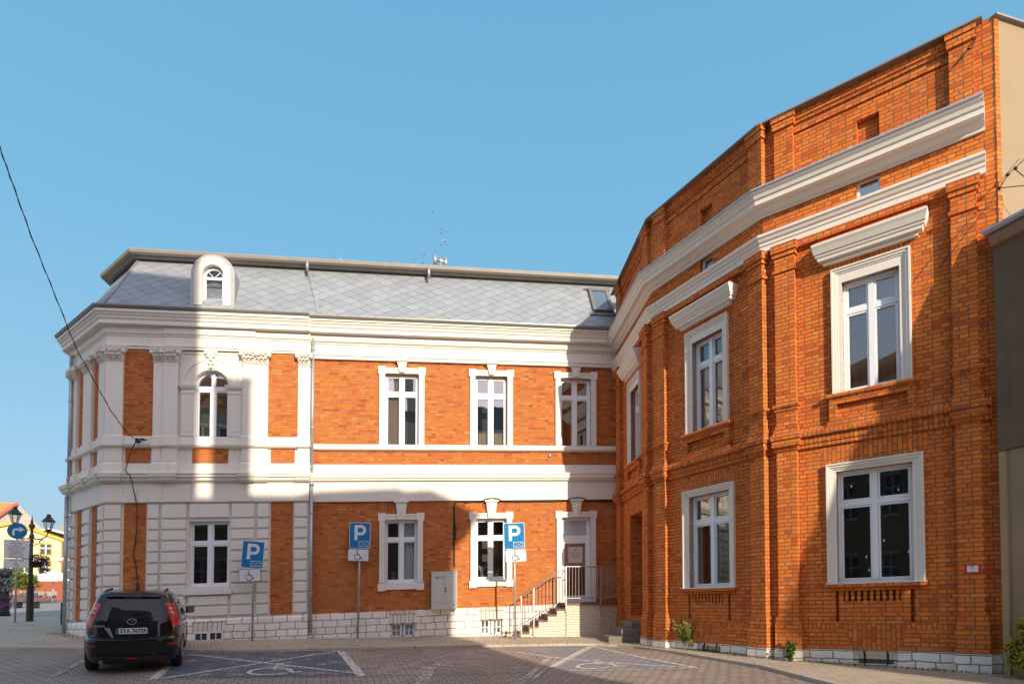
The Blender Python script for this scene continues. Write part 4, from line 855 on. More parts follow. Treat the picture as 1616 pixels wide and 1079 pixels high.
# painted bays: blue fields, white lines (worn)
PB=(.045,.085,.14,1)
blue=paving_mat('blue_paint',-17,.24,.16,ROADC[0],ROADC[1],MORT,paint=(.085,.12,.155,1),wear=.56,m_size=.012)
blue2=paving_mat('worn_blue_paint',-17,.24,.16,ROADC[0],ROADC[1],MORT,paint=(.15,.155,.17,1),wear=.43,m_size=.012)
blue3=paving_mat('blue_paint_sunlit_tone',-17,.24,.16,ROADC[0],ROADC[1],MORT,paint=(.25,.25,.275,1),wear=.55,m_size=.012)  # paler copy of the blue paint, with the bay's sunlight put into its colour
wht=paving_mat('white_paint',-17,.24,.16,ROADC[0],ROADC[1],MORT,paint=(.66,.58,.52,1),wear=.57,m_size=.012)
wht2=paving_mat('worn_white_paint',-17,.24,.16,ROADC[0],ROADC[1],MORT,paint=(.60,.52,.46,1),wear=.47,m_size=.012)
def bay(q,mat,nm='bay_paint'):
    m=MB(); m.smooth=True; sheet(m,q,10,10,.004); m.build(nm,mat)['kind']='structure'
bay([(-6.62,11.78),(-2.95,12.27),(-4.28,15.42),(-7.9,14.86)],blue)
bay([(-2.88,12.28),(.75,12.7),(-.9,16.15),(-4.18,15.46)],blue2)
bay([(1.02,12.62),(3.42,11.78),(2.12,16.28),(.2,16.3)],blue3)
def line(pts,w,mat=wht,n=8,nm='road_marking'):
    m=MB(); m.smooth=True
    for a,b in zip(pts,pts[1:]):
        a,b=Vector(a),Vector(b); t=(b-a).normalized(); k=Vector((-t.y,t.x))*w/2
        sheet(m,[tuple(a-k),tuple(b-k),tuple(b+k),tuple(a+k)],max(2,int((b-a).length/.3)),1,.008)
    m.build(nm,mat)['kind']='structure'
line([(-6.74,11.68),(-7.55,14.1)],.16); line([(-4.26,15.44),(-2.93,12.2)],.17)
line([(-7.63,14.68),(-2.96,12.45)],.09); line([(-6.62,11.81),(-4.30,15.40)],.09)
line([(-6.75,11.68),(-2.95,12.2)],.035,wht2); line([(-7.7,14.92),(-4.3,15.48)],.05,wht2); line([(-4.2,15.50),(-1.0,16.25)],.05,wht2)
line([(-4.18,15.42),(-2.2,14.35)],.08,wht2); line([(-2.78,12.46),(-1.35,15.3)],.08,wht2); line([(-2.2,14.35),(.55,12.75)],.07,wht2); line([(-2.9,12.22),(.6,12.65)],.035,wht2)
line([(-1.6,10.2),(-1.75,13.3)],.24,wht2); line([(.05,11.0),(.95,14.8)],.16,wht2); line([(.20,11.0),(1.10,14.6)],.06,wht2); line([(.32,11.4),(1.2,14.6)],.06,wht2)
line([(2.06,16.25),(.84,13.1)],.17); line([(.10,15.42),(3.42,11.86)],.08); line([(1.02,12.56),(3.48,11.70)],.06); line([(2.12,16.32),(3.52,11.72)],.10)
line([(-.85,15.9),(.7,13.0)],.05,wht2); line([(-9.6,14.3),(-8.75,11.9)],.14,wht2)
def wheelmark(cx,cy,ang,sc,mat):
    m=MB(); ca,sa=math.cos(ang),math.sin(ang)
    T=lambda x,y:(cx+sc*(x*ca-y*sa),cy+sc*(x*sa+y*ca))
    def seg(P,w):
        for a,b in zip(P,P[1:]):
            a,b=Vector(a),Vector(b); t=(b-a).normalized(); k=Vector((-t.y,t.x))*w/2
            q=[T(*(a-k)),T(*(b-k)),T(*(b+k)),T(*(a+k))]; m.face([(x,y,g(x,y)+.009) for x,y in q],[(0,0)]*4)
    seg([(.42*math.cos(t),.42*math.sin(t)-.1) for t in [math.radians(100+ i*12) for i in range(20)]],.10)
    seg([(-.02,.62),(0,.18),(.32,.15),(.5,-.3),(.68,-.24)],.11); seg([(0,.40),(.28,.38)],.09); seg([(-.10,.80),(.08,.80)],.17)
    m.build('wheelchair_marking',mat)['kind']='structure'
wheelmark(-4.92,12.75,.14,.95,wht); wheelmark(-1.55,13.35,.14,.85,wht2); wheelmark(1.75,13.05,-.2,.9,wht)
# leaf litter and grass along the wall feet
m=MB(); r=random.Random(5)
gp=[((-9,17.75),(-1.6,18.99),130),((-.5,18.0),(2.6,18.55),200),((2.8,18.4),(4.0,15.1),380),((4.0,15.1),(4.9,12.95),430),((4.9,12.8),(5.3,12.2),120),((5.3,12.2),(7.8,10.2),520),((-13.5,18.3),(-11.6,16.9),160),((2.4,16.65),(3.9,14.2),90),((-4.0,15.64),(1.8,16.7),110),((7.6,9.7),(8.6,9.2),120)]
for a,b,n in gp:
    for _ in range(n):
        t=r.random(); x=a[0]+(b[0]-a[0])*t+r.gauss(0,.10); y=a[1]+(b[1]-a[1])*t+r.gauss(0,.10)-.04; z=g(x,y)+.05; h=r.uniform(.015,.055); an=r.uniform(0,PI); dx,dy=math.cos(an)*.012,math.sin(an)*.012; lx,ly=r.gauss(0,.02),r.gauss(0,.02)
        m.face([(x-dx,y-dy,z),(x+dx,y+dy,z),(x+lx,y+ly,z+h)],[(0,0)]*3)
gr=m.build('grass_tufts',leaf_mat('dry_grass',(.22,.20,.04,1),(.30,.22,.06,1))); tag(gr,'thin dry grass growing along the wall feet and kerb','grass',None,'stuff'); gr['kind']='stuff'
def weed(x,y,h,n,label,mat,seed,group=None,sp=.16,leafy=False,name='weed'):
    t=thing(name,label,'weed',(x,y,g(x,y)+.05),group); r=random.Random(seed); z=g(x,y)+.04; m=MB(); L=MB()
    for _ in range(n):
        a=r.uniform(0,2*PI); l=r.uniform(.3,1)*sp; hh=h*r.uniform(.5,1); P=[(x,y,z),(x+math.cos(a)*l*.5,y+math.sin(a)*l*.5,z+hh*.6),(x+math.cos(a)*l,y+math.sin(a)*l,z+hh)]; m.tube(P,.006,4,r2=.002)
        if leafy: 
            for k in range(7): u=.2+.8*k/6; q=Vector(P[0]).lerp(Vector(P[2]),u); leaves(L,q,(.06,.06,.05),5,.045,r.randint(0,9999),fill=0)
        else: leaves(L,P[2],(.05,.05,.05),3,.04,r.randint(0,9999),fill=0)
    m.build('stem',mat,t); L.build('leaves',mat,t)
WM=leaf_mat('weed_green',(.07,.11,.02,1),(.12,.17,.03,1)); WY=leaf_mat('weed_sunny',(.25,.30,.06,1),(.40,.42,.14,1))
weed(-4.30,18.62,.38,16,'tall dark green weed at the foot of the middle parking sign',WM,1,'weeds at the wall foot',.2); weed(-3.80,18.72,.22,14,'low dark green weed between the middle parking sign and the cellar window',WM,2,'weeds at the wall foot',.22)
weed(5.34,11.98,.42,7,'narrow leafy weed at the base of the brick house pilaster',leaf_mat('weed_dark',(.03,.07,.015,1),(.06,.11,.02,1)),3,'weeds at the wall foot',.12,True)
weed(-.20,18.35,.22,16,'small sunlit weed beside the lowest doorstep',WY,4,'weeds at the wall foot',.2)
t=thing('shrub','pale yellow-green shrub growing from the foot of the brick house','shrub',(4.20,14.55,g(4.2,14.5))); m=MB(); z=g(4.2,14.5)+.03; r=random.Random(8); L=MB()
for _ in range(34):
    a=r.uniform(0,2*PI); l=r.uniform(.1,.42); h=r.uniform(.2,.95)*(1-.55*l); P=[(4.18,14.58,z),(4.18+math.cos(a)*l*.6,14.58+math.sin(a)*l*.6,z+h*.6),(4.18+math.cos(a)*l,14.58+math.sin(a)*l,z+h)]; m.tube(P,.007,4,r2=.002)
    for k in range(9): u=.25+.75*k/8; leaves(L,Vector(P[0]).lerp(Vector(P[2]),u),(.05,.05,.05),7,.032,r.randint(0,9999),fill=0)
m.build('stem',WY,t); L.build('leaves',WY,t)
t=thing('shrub','golden-leaved evergreen shrub in front of the brown wall at the right edge','shrub',(7.95,9.55,0)); L=MB(); D=MB()
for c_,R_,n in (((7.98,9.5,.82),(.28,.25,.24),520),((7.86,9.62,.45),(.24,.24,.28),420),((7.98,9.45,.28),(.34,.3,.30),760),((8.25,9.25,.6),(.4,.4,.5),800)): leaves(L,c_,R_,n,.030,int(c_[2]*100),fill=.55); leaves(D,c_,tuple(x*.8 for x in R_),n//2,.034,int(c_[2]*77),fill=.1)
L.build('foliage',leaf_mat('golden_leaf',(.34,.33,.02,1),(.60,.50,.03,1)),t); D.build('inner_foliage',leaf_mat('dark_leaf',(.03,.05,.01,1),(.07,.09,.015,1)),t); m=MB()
for a in (0,1.5,3,4.5): m.tube([(8.0,9.5,0),(8.0+.15*math.cos(a),9.5+.15*math.sin(a),.7)],.015,6,r2=.006)
m.build('trunk',M['steps'],t)
# ------------------------------------------------------------------ SIGNS
BL=plain('sign_blue',(.008,.17,.40,1),.35,0,.05,4,.4); WH=plain('sign_white',(.70,.69,.70,1),.4,0,.04,5); BK=plain('sign_black',(.02,.02,.022,1),.5); GB=plain('sign_back',(.30,.30,.30,1),.5,.4)
def rrect(m,a0,a1,z0,z1,o0,o1,r=.03,n=5):
    P=[]
    for cx,cz,s in ((a1-r,z1-r,0),(a0+r,z1-r,1),(a0+r,z0+r,2),(a1-r,z0+r,3)):
        for k in range(n+1): t=PI/2*(s+k/n); P.append((cx+r*math.cos(t),cz+r*math.sin(t)))
    m.prism(P,o0,o1)
def wheelchair(m,cx,cz,s,o):
    def seg(P,w):
        for a,b in zip(P,P[1:]):
            a,b=Vector(a),Vector(b); t=(b-a).normalized(); k=Vector((-t.y,t.x))*w/2; a=a-t*w*.2; b=b+t*w*.2
            m.face([(cx+s*q.x,o,cz+s*q.y) for q in (a-k,b-k,b+k,a+k)],[(0,0)]*4)
    seg([(-.05+.30*math.cos(t),-.14+.30*math.sin(t)) for t in [math.radians(115+i*14) for i in range(17)]],.07)
    seg([(-.08,.33),(-.06,.02),(.17,.0),(.31,-.33),(.46,-.27)],.08); seg([(-.07,.17),(.14,.15)],.06)
    m.face([(cx+s*(-.09+.075*math.cos(t*PI/6)),o,cz+s*(.47+.075*math.sin(t*PI/6))) for t in range(12)],[(0,0)]*12)
def psign(x,y,zc,tilt,ang,top,label,pt=0,yaw=0,pz=0):
    gz=g(x,y)+.05; t=thing('parking_sign',label,'sign',(x,y,gz),'disabled parking signs')
    fr0=Fr((x,y,0),(math.cos(yaw),math.sin(yaw),0),(math.sin(yaw),-math.cos(yaw),0),gr=False)
    lean=math.tan(pt)
    m=MB(fr0); m.tube([(0,0,gz-.05),(lean*(top-gz),0,top)],.03,12); m.build('post',M['pipe'],t)
    cx=lean*(zc-gz); ca,sa=math.cos(tilt),math.sin(tilt)
    F=Fr(fr0(cx,0,zc),(fr0.d.x*ca,fr0.d.y*ca,sa),(fr0.n.x,fr0.n.y,0),(-fr0.d.x*sa,-fr0.d.y*sa,ca),gr=False)
    m=MB(F); rrect(m,-.30,.30,-.375,.375,.035,.048,.035); pl=m.build('panel',WH,t)
    m=MB(F); rrect(m,-.285,.285,-.36,.36,.048,.051,.03); m.build('face',BL,pl)
    m=MB(F); o=.0525
    def fl(P): m.face([(a,o,b) for a,b in P],[(0,0)]*len(P))
    fl([(-.155,-.14),(-.065,-.14),(-.065,.30),(-.155,.30)]); fl([(-.065,.215),(.03,.215),(.03,.30),(-.065,.30)]); fl([(-.065,.0),(.03,.0),(.03,.085),(-.065,.085)])
    for k in range(10):
        a,b=-PI/2+PI*k/10,-PI/2+PI*(k+1)/10; fl([(.03+.065*math.cos(a),.15+.065*math.sin(a)),(.03+.15*math.cos(a),.15+.15*math.sin(a)),(.03+.15*math.cos(b),.15+.15*math.sin(b)),(.03+.065*math.cos(b),.15+.065*math.sin(b))])
    x0,x1,z0,z1=-.03,.25,-.32,-.17; w=.012
    for P in ([(x0,z0),(x1,z0),(x1,z0+w),(x0,z0+w)],[(x0,z1-w),(x1,z1-w),(x1,z1),(x0,z1)],[(x0,z0+w),(x0+w,z0+w),(x0+w,z1-w),(x0,z1-w)],[(x1-w,z0+w),(x1,z0+w),(x1,z1-w),(x1-w,z1-w)]): fl(P)
    o=.0528; fl([(x0+w,z0+w),(x0+w*2,z0+w),(x1-w,z1-w),(x1-w*2,z1-w)]); o=.0531; fl([(x0+w,z1-w),(x0+w*2,z1-w),(x1-w,z0+w),(x1-w*2,z0+w)])
    m.build('symbol',WH,pl)
    F2=Fr(F(pz,0,-.57),F.d*math.cos(ang)+F.w*math.sin(ang),F.n,F.w*math.cos(ang)-F.d*math.sin(ang),gr=False)
    m=MB(F2); rrect(m,-.30,.30,-.175,.175,.035,.046,.03); p2=m.build('plate',GB if zc>2.6 else BK,t)
    m=MB(F2); rrect(m,-.287,.287,-.162,.162,.046,.049,.025); m.build('face',WH,p2)
    m=MB(F2); wheelchair(m,-.01,-.01,.28,.0505); m.build('symbol',BK,p2)
    m=MB(fr0)
    for dz in (-.25,.25,-.57): zz=zc+dz; m.lathe((lean*(zz-gz),0,zz-.02),[(.036,0),(.036,.04)],10); m.box(lean*(zz-gz)-.05,lean*(zz-gz)+.05,.028,.036,zz-.015,zz+.015)
    m.build('bracket',M['metal'],t)
    return t
psign(-7.13,17.10,2.41,-.075,.12,2.94,'dark blue parking sign leaning clockwise in the shade in front of the white bay',0,.05,-.03)
psign(-4.45,17.95,3.02,-.005,-.02,3.38,'parking sign left of the ground-floor brick-wing window, straight and in the shade',.018,.03,-.04)
psign(.10,17.72,2.98,.03,.03,3.30,'bright blue sunlit parking sign in front of the steps',-.012,-.02,.03)
# mandatory turn sign on the left
x,y=-18.85,23.6; gz=g(x,y); t=thing('traffic_sign','round blue right-turn sign with two text plates at the left edge','sign',(x,y,gz))
ya=.62; F=Fr((x,y,0),(math.cos(ya),math.sin(ya),0),(math.sin(ya),-math.cos(ya),0),gr=False)
m=MB(F); m.tube([(0,0,gz-.05),(0,0,4.05)],.032,10); m.build('post',M['pipe'],t)
m=MB(F); m.lathe((0,-.04,3.71),[(.31,0),(.31,-.012)],32,'o',False); d=m.build('disc',WH,t)
F1=Fr(F(0,.055,0),F.d,F.n,gr=False)
m=MB(F1); m.face([(.295*math.cos(k*PI/18),.0,3.71+.295*math.sin(k*PI/18)) for k in range(36)],[(0,0)]*36); m.build('face',BL,d)
m=MB(F1); m.box(-.045+0,.0,-.02,.0,0,0) if False else None
m=MB(F1); o=.003
m.face([(-.15,o,3.53),(-.075,o,3.53),(-.075,o,3.68),(-.15,o,3.68)]);
for k in range(6): a,b=PI-PI/2*k/6,PI-PI/2*(k+1)/6; m.face([(-.03+.045*math.cos(a),o,3.68+.045*math.sin(a)),(-.03+.12*math.cos(a),o,3.68+.12*math.sin(a)),(-.03+.12*math.cos(b),o,3.68+.12*math.sin(b)),(-.03+.045*math.cos(b),o,3.68+.045*math.sin(b))])
m.face([(-.03,o,3.725),(.06,o,3.725),(.06,o,3.80),(-.03,o,3.80)]); m.face([(.06,o,3.66),(.24,o,3.7625),(.06,o,3.865)]); m.build('arrow',WH,d)
m=MB(F); rrect(m,-.38,.38,2.66,3.36,.03,.04,.02); pl=m.build('plate',GB,t); m=MB(F); rrect(m,-.37,.37,2.67,3.35,.04,.043,.02); m.build('face',WH,pl)
ln=['Nie dotyczy:','pojazdów służb','miejskich','zaopatrzenia sklepów','w godz. 6.00 - 10.00','mieszkańców Rynku','oraz pojazdów','z identyfikatorem','rowerów i osób','niepełnosprawnych']
for i,s_ in enumerate(ln): text(s_,F,-.02,.0445,3.29-.064*i,.062,BK,'lettering',pl,bold=.0006)
m=MB(F); rrect(m,-.38,.38,2.29,2.64,.03,.04,.02); pl=m.build('plate',GB,t); m=MB(F); rrect(m,-.37,.37,2.30,2.63,.04,.043,.02); m.build('face',WH,pl)
text('Dotyczy: Rynek',F,0,.0445,2.585,.07,BK,'lettering',pl,bold=.001); m=MB(F); wheelchair(m,0,2.43,.21,.0445); m.build('symbol',BK,pl)
# ------------------------------------------------------------------ LAMP
GI=plain('cast_iron_green',(.012,.028,.024,1),.4,.2,.2,6); GBk=plain('cast_iron',(.03,.024,.018,1),.5,.3,.2,6); LG2=glass_mat('lamp_glass',.10,(.9,.92,.92,1))
x,y=-19.07,24.6; gz=g(x,y); t=thing('street_lamp','green twin-lantern street lamp on an ornate iron post with a flower basket','street lamp',(x,y,gz))
F=Fr((x,y,0),(.80,.60,0),(.60,-.80,0),gr=False)
m=MB(F); m.lathe((0,0,gz-.03),[(.16,0),(.16,.08),(.125,.12),(.12,1.40),(.14,1.44),(.09,1.50)],8,smooth=False); m.build('post_base',GBk,t)
m=MB(F); m.lathe((0,0,gz),[(.085,1.4),(.07,2.2),(.095,2.25),(.06,2.3),(.055,3.3),(.085,3.36),(.085,3.46),(.05,3.52),(.05,3.7),(.10,3.78),(.105,3.86),(.04,3.95),(.05,4.02),(.02,4.1),(.004,4.28)],12); m.build('post',plain('brown_iron',(.10,.07,.05,1),.5,.3,.2,6),t)
for sg,zl in ((-1,4.06),(1,3.84)):
    m=MB(F); X=sg*.53
    P=[(0,0,3.55),(sg*.15,0,3.48),(sg*.32,0,3.50),(sg*.46,0,3.60),(X,0,zl-.05)]; m.tube(P,.022,8)
    for c_,r_ in ((.16,.10),(.33,.08)): m.tube([(sg*c_+r_*math.cos(a),0,3.34+r_*math.sin(a)*1.0+.05) for a in [k*PI/7 for k in range(13)]],.012,6)
    m.tube([(0,0,3.18),(sg*.2,0,3.30),(sg*.35,0,3.48)],.014,6); m.build('bracket_arm',GBk,t)
    lm=MB(F); lm.lathe((X,0,zl),[(.035,-.06),(.05,0),(.11,.03),(.11,.05)],6,smooth=False)
    for k in range(6): a=k*PI/3; lm.tube([(X+.10*math.cos(a),.10*math.sin(a),zl+.05),(X+.185*math.cos(a),.185*math.sin(a),zl+.36)],.011,5)
    la=lm.build('lantern',GBk,t)
    lm=MB(F); lm.lathe((X,0,zl),[(.235,.35),(.24,.375),(.13,.50),(.10,.55),(.06,.60),(.075,.62),(.075,.65),(.02,.67)],6,smooth=False); lm.build('lantern_roof',GI,la)
    lm=MB(F); 
    for k in range(6): a,b=k*PI/3,(k+1)*PI/3; lm.face([(X+.10*math.cos(a),.10*math.sin(a),zl+.05),(X+.10*math.cos(b),.10*math.sin(b),zl+.05),(X+.185*math.cos(b),.185*math.sin(b),zl+.35),(X+.185*math.cos(a),.185*math.sin(a),zl+.35)])
    lm.build('lantern_glass',LG2,la)
# flower basket round the post
tb=thing('flower_basket','hanging basket of purple and pink petunias round the lamp post','flower basket',F(.1,0,2.45)); m=MB(F); m.lathe((0.12,0,2.35),[(.10,0),(.28,.14),(.32,.25),(.25,.25)],14); m.build('basket',M['black'],tb)
PG=leaf_mat('planter_leaf',(.05,.09,.02,1),(.10,.15,.03,1)); 
m=MB(F); leaves(m,(0.12,0,2.68),(.50,.42,.20),420,.055,3,fill=.2); leaves(m,(.38,0,2.40),(.18,.2,.34),160,.05,4,fill=.1); m.build('foliage',PG,tb)
m=MB(F); leaves(m,(.0,.1,2.72),(.42,.40,.20),120,.05,5,fill=.6); leaves(m,(.40,.1,2.40),(.18,.2,.35),50,.045,6,fill=.5); m.build('blossom',leaf_mat('purple_petal',(.30,.04,.28,1),(.55,.10,.42,1)),tb); m=MB(F); leaves(m,(.36,.1,2.45),(.18,.2,.35),40,.05,7,fill=.5); m.build('blossom',leaf_mat('pale_petal',(.7,.45,.35,1),(.8,.6,.5,1)),tb)
# flower tower
x,y=-24.55,30; gz=g(x,y); tf=thing('flower_tower','tall tiered planter of white, purple and blue petunias at the left edge','planter',(x,y,gz)); m=MB(); m.lathe((x,y,gz),[(.30,0),(.25,.3),(.2,2.0)],12); m.build('planter_column',M['black'],tf)
for z,c1,c2,nm in ((.55,(.45,.06,.38,1),(.65,.2,.5,1),'pink'),(.95,(.40,.05,.35,1),(.5,.12,.42,1),'magenta'),(1.35,(.75,.74,.72,1),(.8,.8,.78,1),'white'),(1.75,(.75,.74,.72,1),(.8,.8,.78,1),'white'),(2.15,(.12,.10,.45,1),(.30,.14,.5,1),'violet')):
    m=MB(); leaves(m,(x,y,gz+z),(.36,.36,.24),230,.05,int(z*10),fill=.75); m.build('blossom',leaf_mat('petal_'+nm,c1,c2),tf)
    m=MB(); leaves(m,(x,y,gz+z),(.33,.33,.26),200,.06,int(z*11),fill=.5); m.build('foliage',PG,tf)
# bollards, wreath planter
x,y=-16.22,22.44; t=thing('bollard','slim black bollard beside the corner downpipe','bollard',(x,y,g(x,y))); m=MB(); m.lathe((x,y,g(x,y)-.02),[(.055,0),(.055,.78),(.065,.80),(.06,.84),(.02,.86)],12); m.build('post',M['black'],t)
x,y=-14.5,20.6; t=thing('planter_bicycle','black wheel-shaped plant stand with white flowers at the house corner','planter',(x,y,g(x,y))); m=MB(); zz=g(x,y)+.30; m.tube([(x-.0+.03*0,y+.28*math.cos(a),zz+.28*math.sin(a)) for a in [k*PI/10 for k in range(21)]],.03,8); m.tube([(x,y,zz),(x,y,zz+.75)],.015,6); m.build('stand',M['black'],t)
m=MB(); leaves(m,(x-.12,y,zz+.72),(.22,.22,.2),160,.05,3,fill=.3); m.build('foliage',PG,t); m=MB(); leaves(m,(x-.12,y,zz+.72),(.24,.24,.22),50,.04,4,fill=.7); m.build('blossom',leaf_mat('white_petal',(.75,.74,.70,1),(.8,.8,.78,1)),t)
# ------------------------------------------------------------------ SQUARE BEYOND
YW=plaster('yellow_render',(.64,.54,.34,1),.04,.1); YT=plain('ochre_trim',(.70,.38,.02,1),.7); 
def sqwin(root,F,a,b,z0,z1,trim,o=.0):
    m=MB(F); 
    for q in ((a-.12,a,z0-.12,z1+.12),(b,b+.12,z0-.12,z1+.12),(a,b,z1,z1+.12),(a,b,z0-.14,z0)): m.box(q[0],q[1],o-.05,o+.05,q[2],q[3])
    w=m.build('window',trim,root); m=MB(F); c_=(a+b)/2; zc=z0+(z1-z0)*.62
    m.box(c_-.06,c_+.06,o-.03,o+.03,z0,z1); m.box(a,b,o-.03,o+.035,zc-.06,zc+.06); m.build('frame',M['frame'],w)
    m=MB(F); m.box(a,b,o-.06,o+.01,z0,z1); m.build('pane',plain('far_pane',(.06,.06,.07,1),.15),w)
    return w
yaw=.42; F=Fr((-49.4,68,0),(-math.cos(yaw),-math.sin(yaw),0),(math.sin(yaw),-math.cos(yaw),0),gr=False)   # s runs left
Y=thing('yellow_house','pale yellow gabled house with ochre trim across the square','house',(-49.4,68,.5))
k_=1/math.cos(yaw)*.80
W_=9.6; hL=7.0; ap=4.3
m=MB(F); 
m.prism([(-.1,.2),(W_,.2),(W_,hL),(ap,8.55),(-.1,hL)],-9,0); m.build('wall',YW,Y)
m=MB(F)
for (a,z),(b,q) in (((-.35,6.85),(ap,8.62)),((ap,8.62),(W_+.3,6.85))): m.prism([(a,z),(b,q),(b,q+.28),(a,z+.28)],-9.2,.25)
m.build('roof',YT,Y)
for a in (.95,2.75,6.2): sqwin(Y,F,a,a+.95,5.45,6.55,YT)
for a in (.95,2.75,6.2): sqwin(Y,F,a,a+1.0,3.0,4.7,YT)
m=MB(F); m.tube([(-.1,.12,.3),(-.1,.12,6.9)],.09,8); m.build('downpipe',plain('copper_pipe',(.28,.13,.06,1),.5),Y)
m=MB(F); m.lathe((3.9,.1,6.7),[(.28,0),(.28,.05)],16,'o'); m.build('round_emblem',YT,Y)
MR=thing('metal_roofed_house','house with grey metal roof and square chimney behind the yellow one','house',(-52,78,.5)); F=Fr((-52,76,0),(-.9,-.43,0),(.43,-.9,0),gr=False)
m=MB(F); m.box(-5,5.5,-10,-.5,.2,6.6); m.build('wall',plaster('beige_render',(.42,.36,.28,1),.05,.1),MR); m=MB(F); m.prism([(-6,6.2),(4.0,9.05),(9,7.4),(9,7.2),(4,8.8),(-6,6.0)],-10,.2); m.build('roof',plain('seamed_metal',(.42,.41,.40,1),.5,.3,.15,2),MR); m=MB(F); m.box(1.6,3.2,-3,-1.8,7.5,9.5); m.build('chimney',plaster('chimney_render',(.30,.25,.19,1),.1,.3),MR)
OR=thing('lean_to_house','small cream house with orange tiled lean-to roof beside the yellow house','house',(-45.5,64,.4)); F=Fr((-46.9,64.5,0),(.95,.30,0),(.30,-.95,0),gr=False)
TR=plain('orange_tile',(.62,.20,.07,1),.8,0,.2,5); m=MB(F); m.box(.2,6,-5,0,.2,4.7); m.build('wall',plaster('cream_far',(.66,.52,.28,1),.05,.1),OR); m=MB(F); m.prism([(-.3,4.5),(3.2,6.6),(6.5,4.5)],-5.2,.3); m.build('roof',TR,OR); m=MB(F); m.prism([(0,4.75),(3.2,6.75),(3.3,6.6),(.1,4.6)],.28,.42); m.build('verge',M['frame'],OR)
m=MB(); leaves(m,(-43.6,62,3.2),(.8,.8,1.5),300,.18,4,fill=.2); m.build('climber',leaf_mat('climber_leaf',(.20,.26,.04,1),(.35,.38,.06,1)),OR)
GH=thing('grey_gabled_house','tall grey gabled house with red tiled roof at the far left','house',(-68,84,.5)); F=Fr((-67.3,84,0),(-.75,-.66,0),(.66,-.75,0),gr=False)
GW=plaster('grey_render',(.40,.35,.29,1),.08,.3); F=Fr((-64.2,86.3,0),(-.8,-.6,0),(.6,-.8,0),gr=False)
m=MB(F); m.prism([(-.2,.2),(9,.2),(9,8.6),(3.8,13.45),(-.2,8.6)],-1,0); m.build('gable_wall',GW,GH)
m=MB(F); 
m.face([(3.8,.1,13.5),(9.2,.1,8.4),(9.2,-16,8.4),(3.8,-16,13.5)]); m.face([(3.8,-.5,13.3),(0,-.5,8.6),(0,-16,8.6),(3.8,-16,13.3)]); m.build('roof',TR,GH)
# its long tiled slope faces the square on the left
m=MB(F); m.prism([(4.0,13.35),(9.6,8.0),(30,8.0),(30,13.35)],-2,.3); m.build('roof_slope',TR,GH)
m=MB(F); m.prism([(3.75,13.6),(9.6,7.95),(9.2,7.8),(3.7,13.2)],.2,.5); m.build('verge',plain('red_verge',(.55,.07,.04,1),.7),GH)
for a,z in ((5.0,8.2),(3.4,9.0),(2.0,8.0)):
    m=MB(F); m.box(a,a+.5,-.02,.03,z,z+.9); m.build('window',M['dark'],GH)
# parasols
CV=plain('canvas_white',(.78,.74,.68,1),.8,0,.04,2)
def parasol(x,y,hw=1.45,z1=3.05,z0=2.30):
    z=g(x,y); t=thing('parasol','square white parasol over the cafe tables','parasol',(x,y,z),'white cafe parasols on the square'); m=MB(); A=(x,y,z+z1-.4+.0)
    k=[(x-hw,y-hw),(x+hw,y-hw),(x+hw,y+hw),(x-hw,y+hw)]; zt=z+2.62; ze=z+2.0
    for i in range(4): a,b=k[i],k[(i+1)%4]; m.face([(a[0],a[1],ze),(b[0],b[1],ze),(x,y,zt)]); m.face([(a[0],a[1],ze),(b[0],b[1],ze),(b[0],b[1],ze-.28),(a[0],a[1],ze-.28)])
    m.build('canopy',CV,t); m=MB(); m.tube([(x,y,z),(x,y,zt)],.04,8); m.build('pole',M['frame'],t); return t
def cptree(o,loc,label=None):
    r=o.copy(); C.objects.link(r); r.location=loc
    if label: r['label']=label
    for ch in o.children:
        c_=ch.copy(); C.objects.link(c_); c_.parent=r
        for gg in ch.children: d_=gg.copy(); C.objects.link(d_); d_.parent=c_
    return r
pa=parasol(-38.4,52); pa['label']='white square parasol in the middle of the cafe row, right of the lamp post'
for (x,y),lb in (((-41.6,52.6),'white square parasol left of the lamp post, half behind the tree'),((-36.0,54.2),'white square parasol farthest right, half hidden by the house corner')): cptree(pa,(x,y,g(x,y)),lb)
RW=plain('orange_awning',(.62,.17,.06,1),.8,0,.1,3)
aw=thing('cafe_awning','long orange-red cafe front and awning under the yellow house','awning',(-44,62,.5)); F=Fr((-52,58.5,0),(.94,.33,0),(.33,-.94,0),gr=False); z=.55
m=MB(F); m.box(0,16,-.3,-.1,z,z+2.1); m.build('screen',plain('red_brown_front',(.28,.07,.03,1),.8),aw); m=MB(F); m.prof([(-.2,z+2.3),(0,z+2.3),(1.2,z+1.5),(1.2,z+1.2),(1.15,z+1.2),(1.15,z+1.45),(-.2,z+2.1)],9,16); m.build('canopy',RW,aw)
# cafe chairs
WCh=plain('rattan',(.22,.16,.11,1),.7); WG=plain('grey_rattan',(.26,.23,.20,1),.7)
def chair(x,y,mat,rz):
    z=g(x,y); t=thing('cafe_chair','wicker cafe chair under the parasols','chair',(x,y,z),'wicker chairs of the pavement cafe'); ca,sa=math.cos(rz),math.sin(rz); F=Fr((x,y,z),(ca,sa,0),(sa,-ca,0),gr=False)
    m=MB(F); m.box(-.23,.23,-.22,.22,.40,.45); m.build('seat',mat,t); m=MB(F); m.prof([(-.22,.45),(-.18,.45),(-.26,.92),(-.30,.92)],-.23,.23); m.build('backrest',mat,t)
    for a in (-.2,.2):
        for b in (-.19,.19): m=MB(F); m.tube([(a,b,0),(a,b,.42)],.02,5); m.build('leg',mat,t)
    return t
ch0=chair(-39.9,49.6,WG,.3); ch1=chair(-41.8,49.2,WCh,2.0); r=random.Random(4)
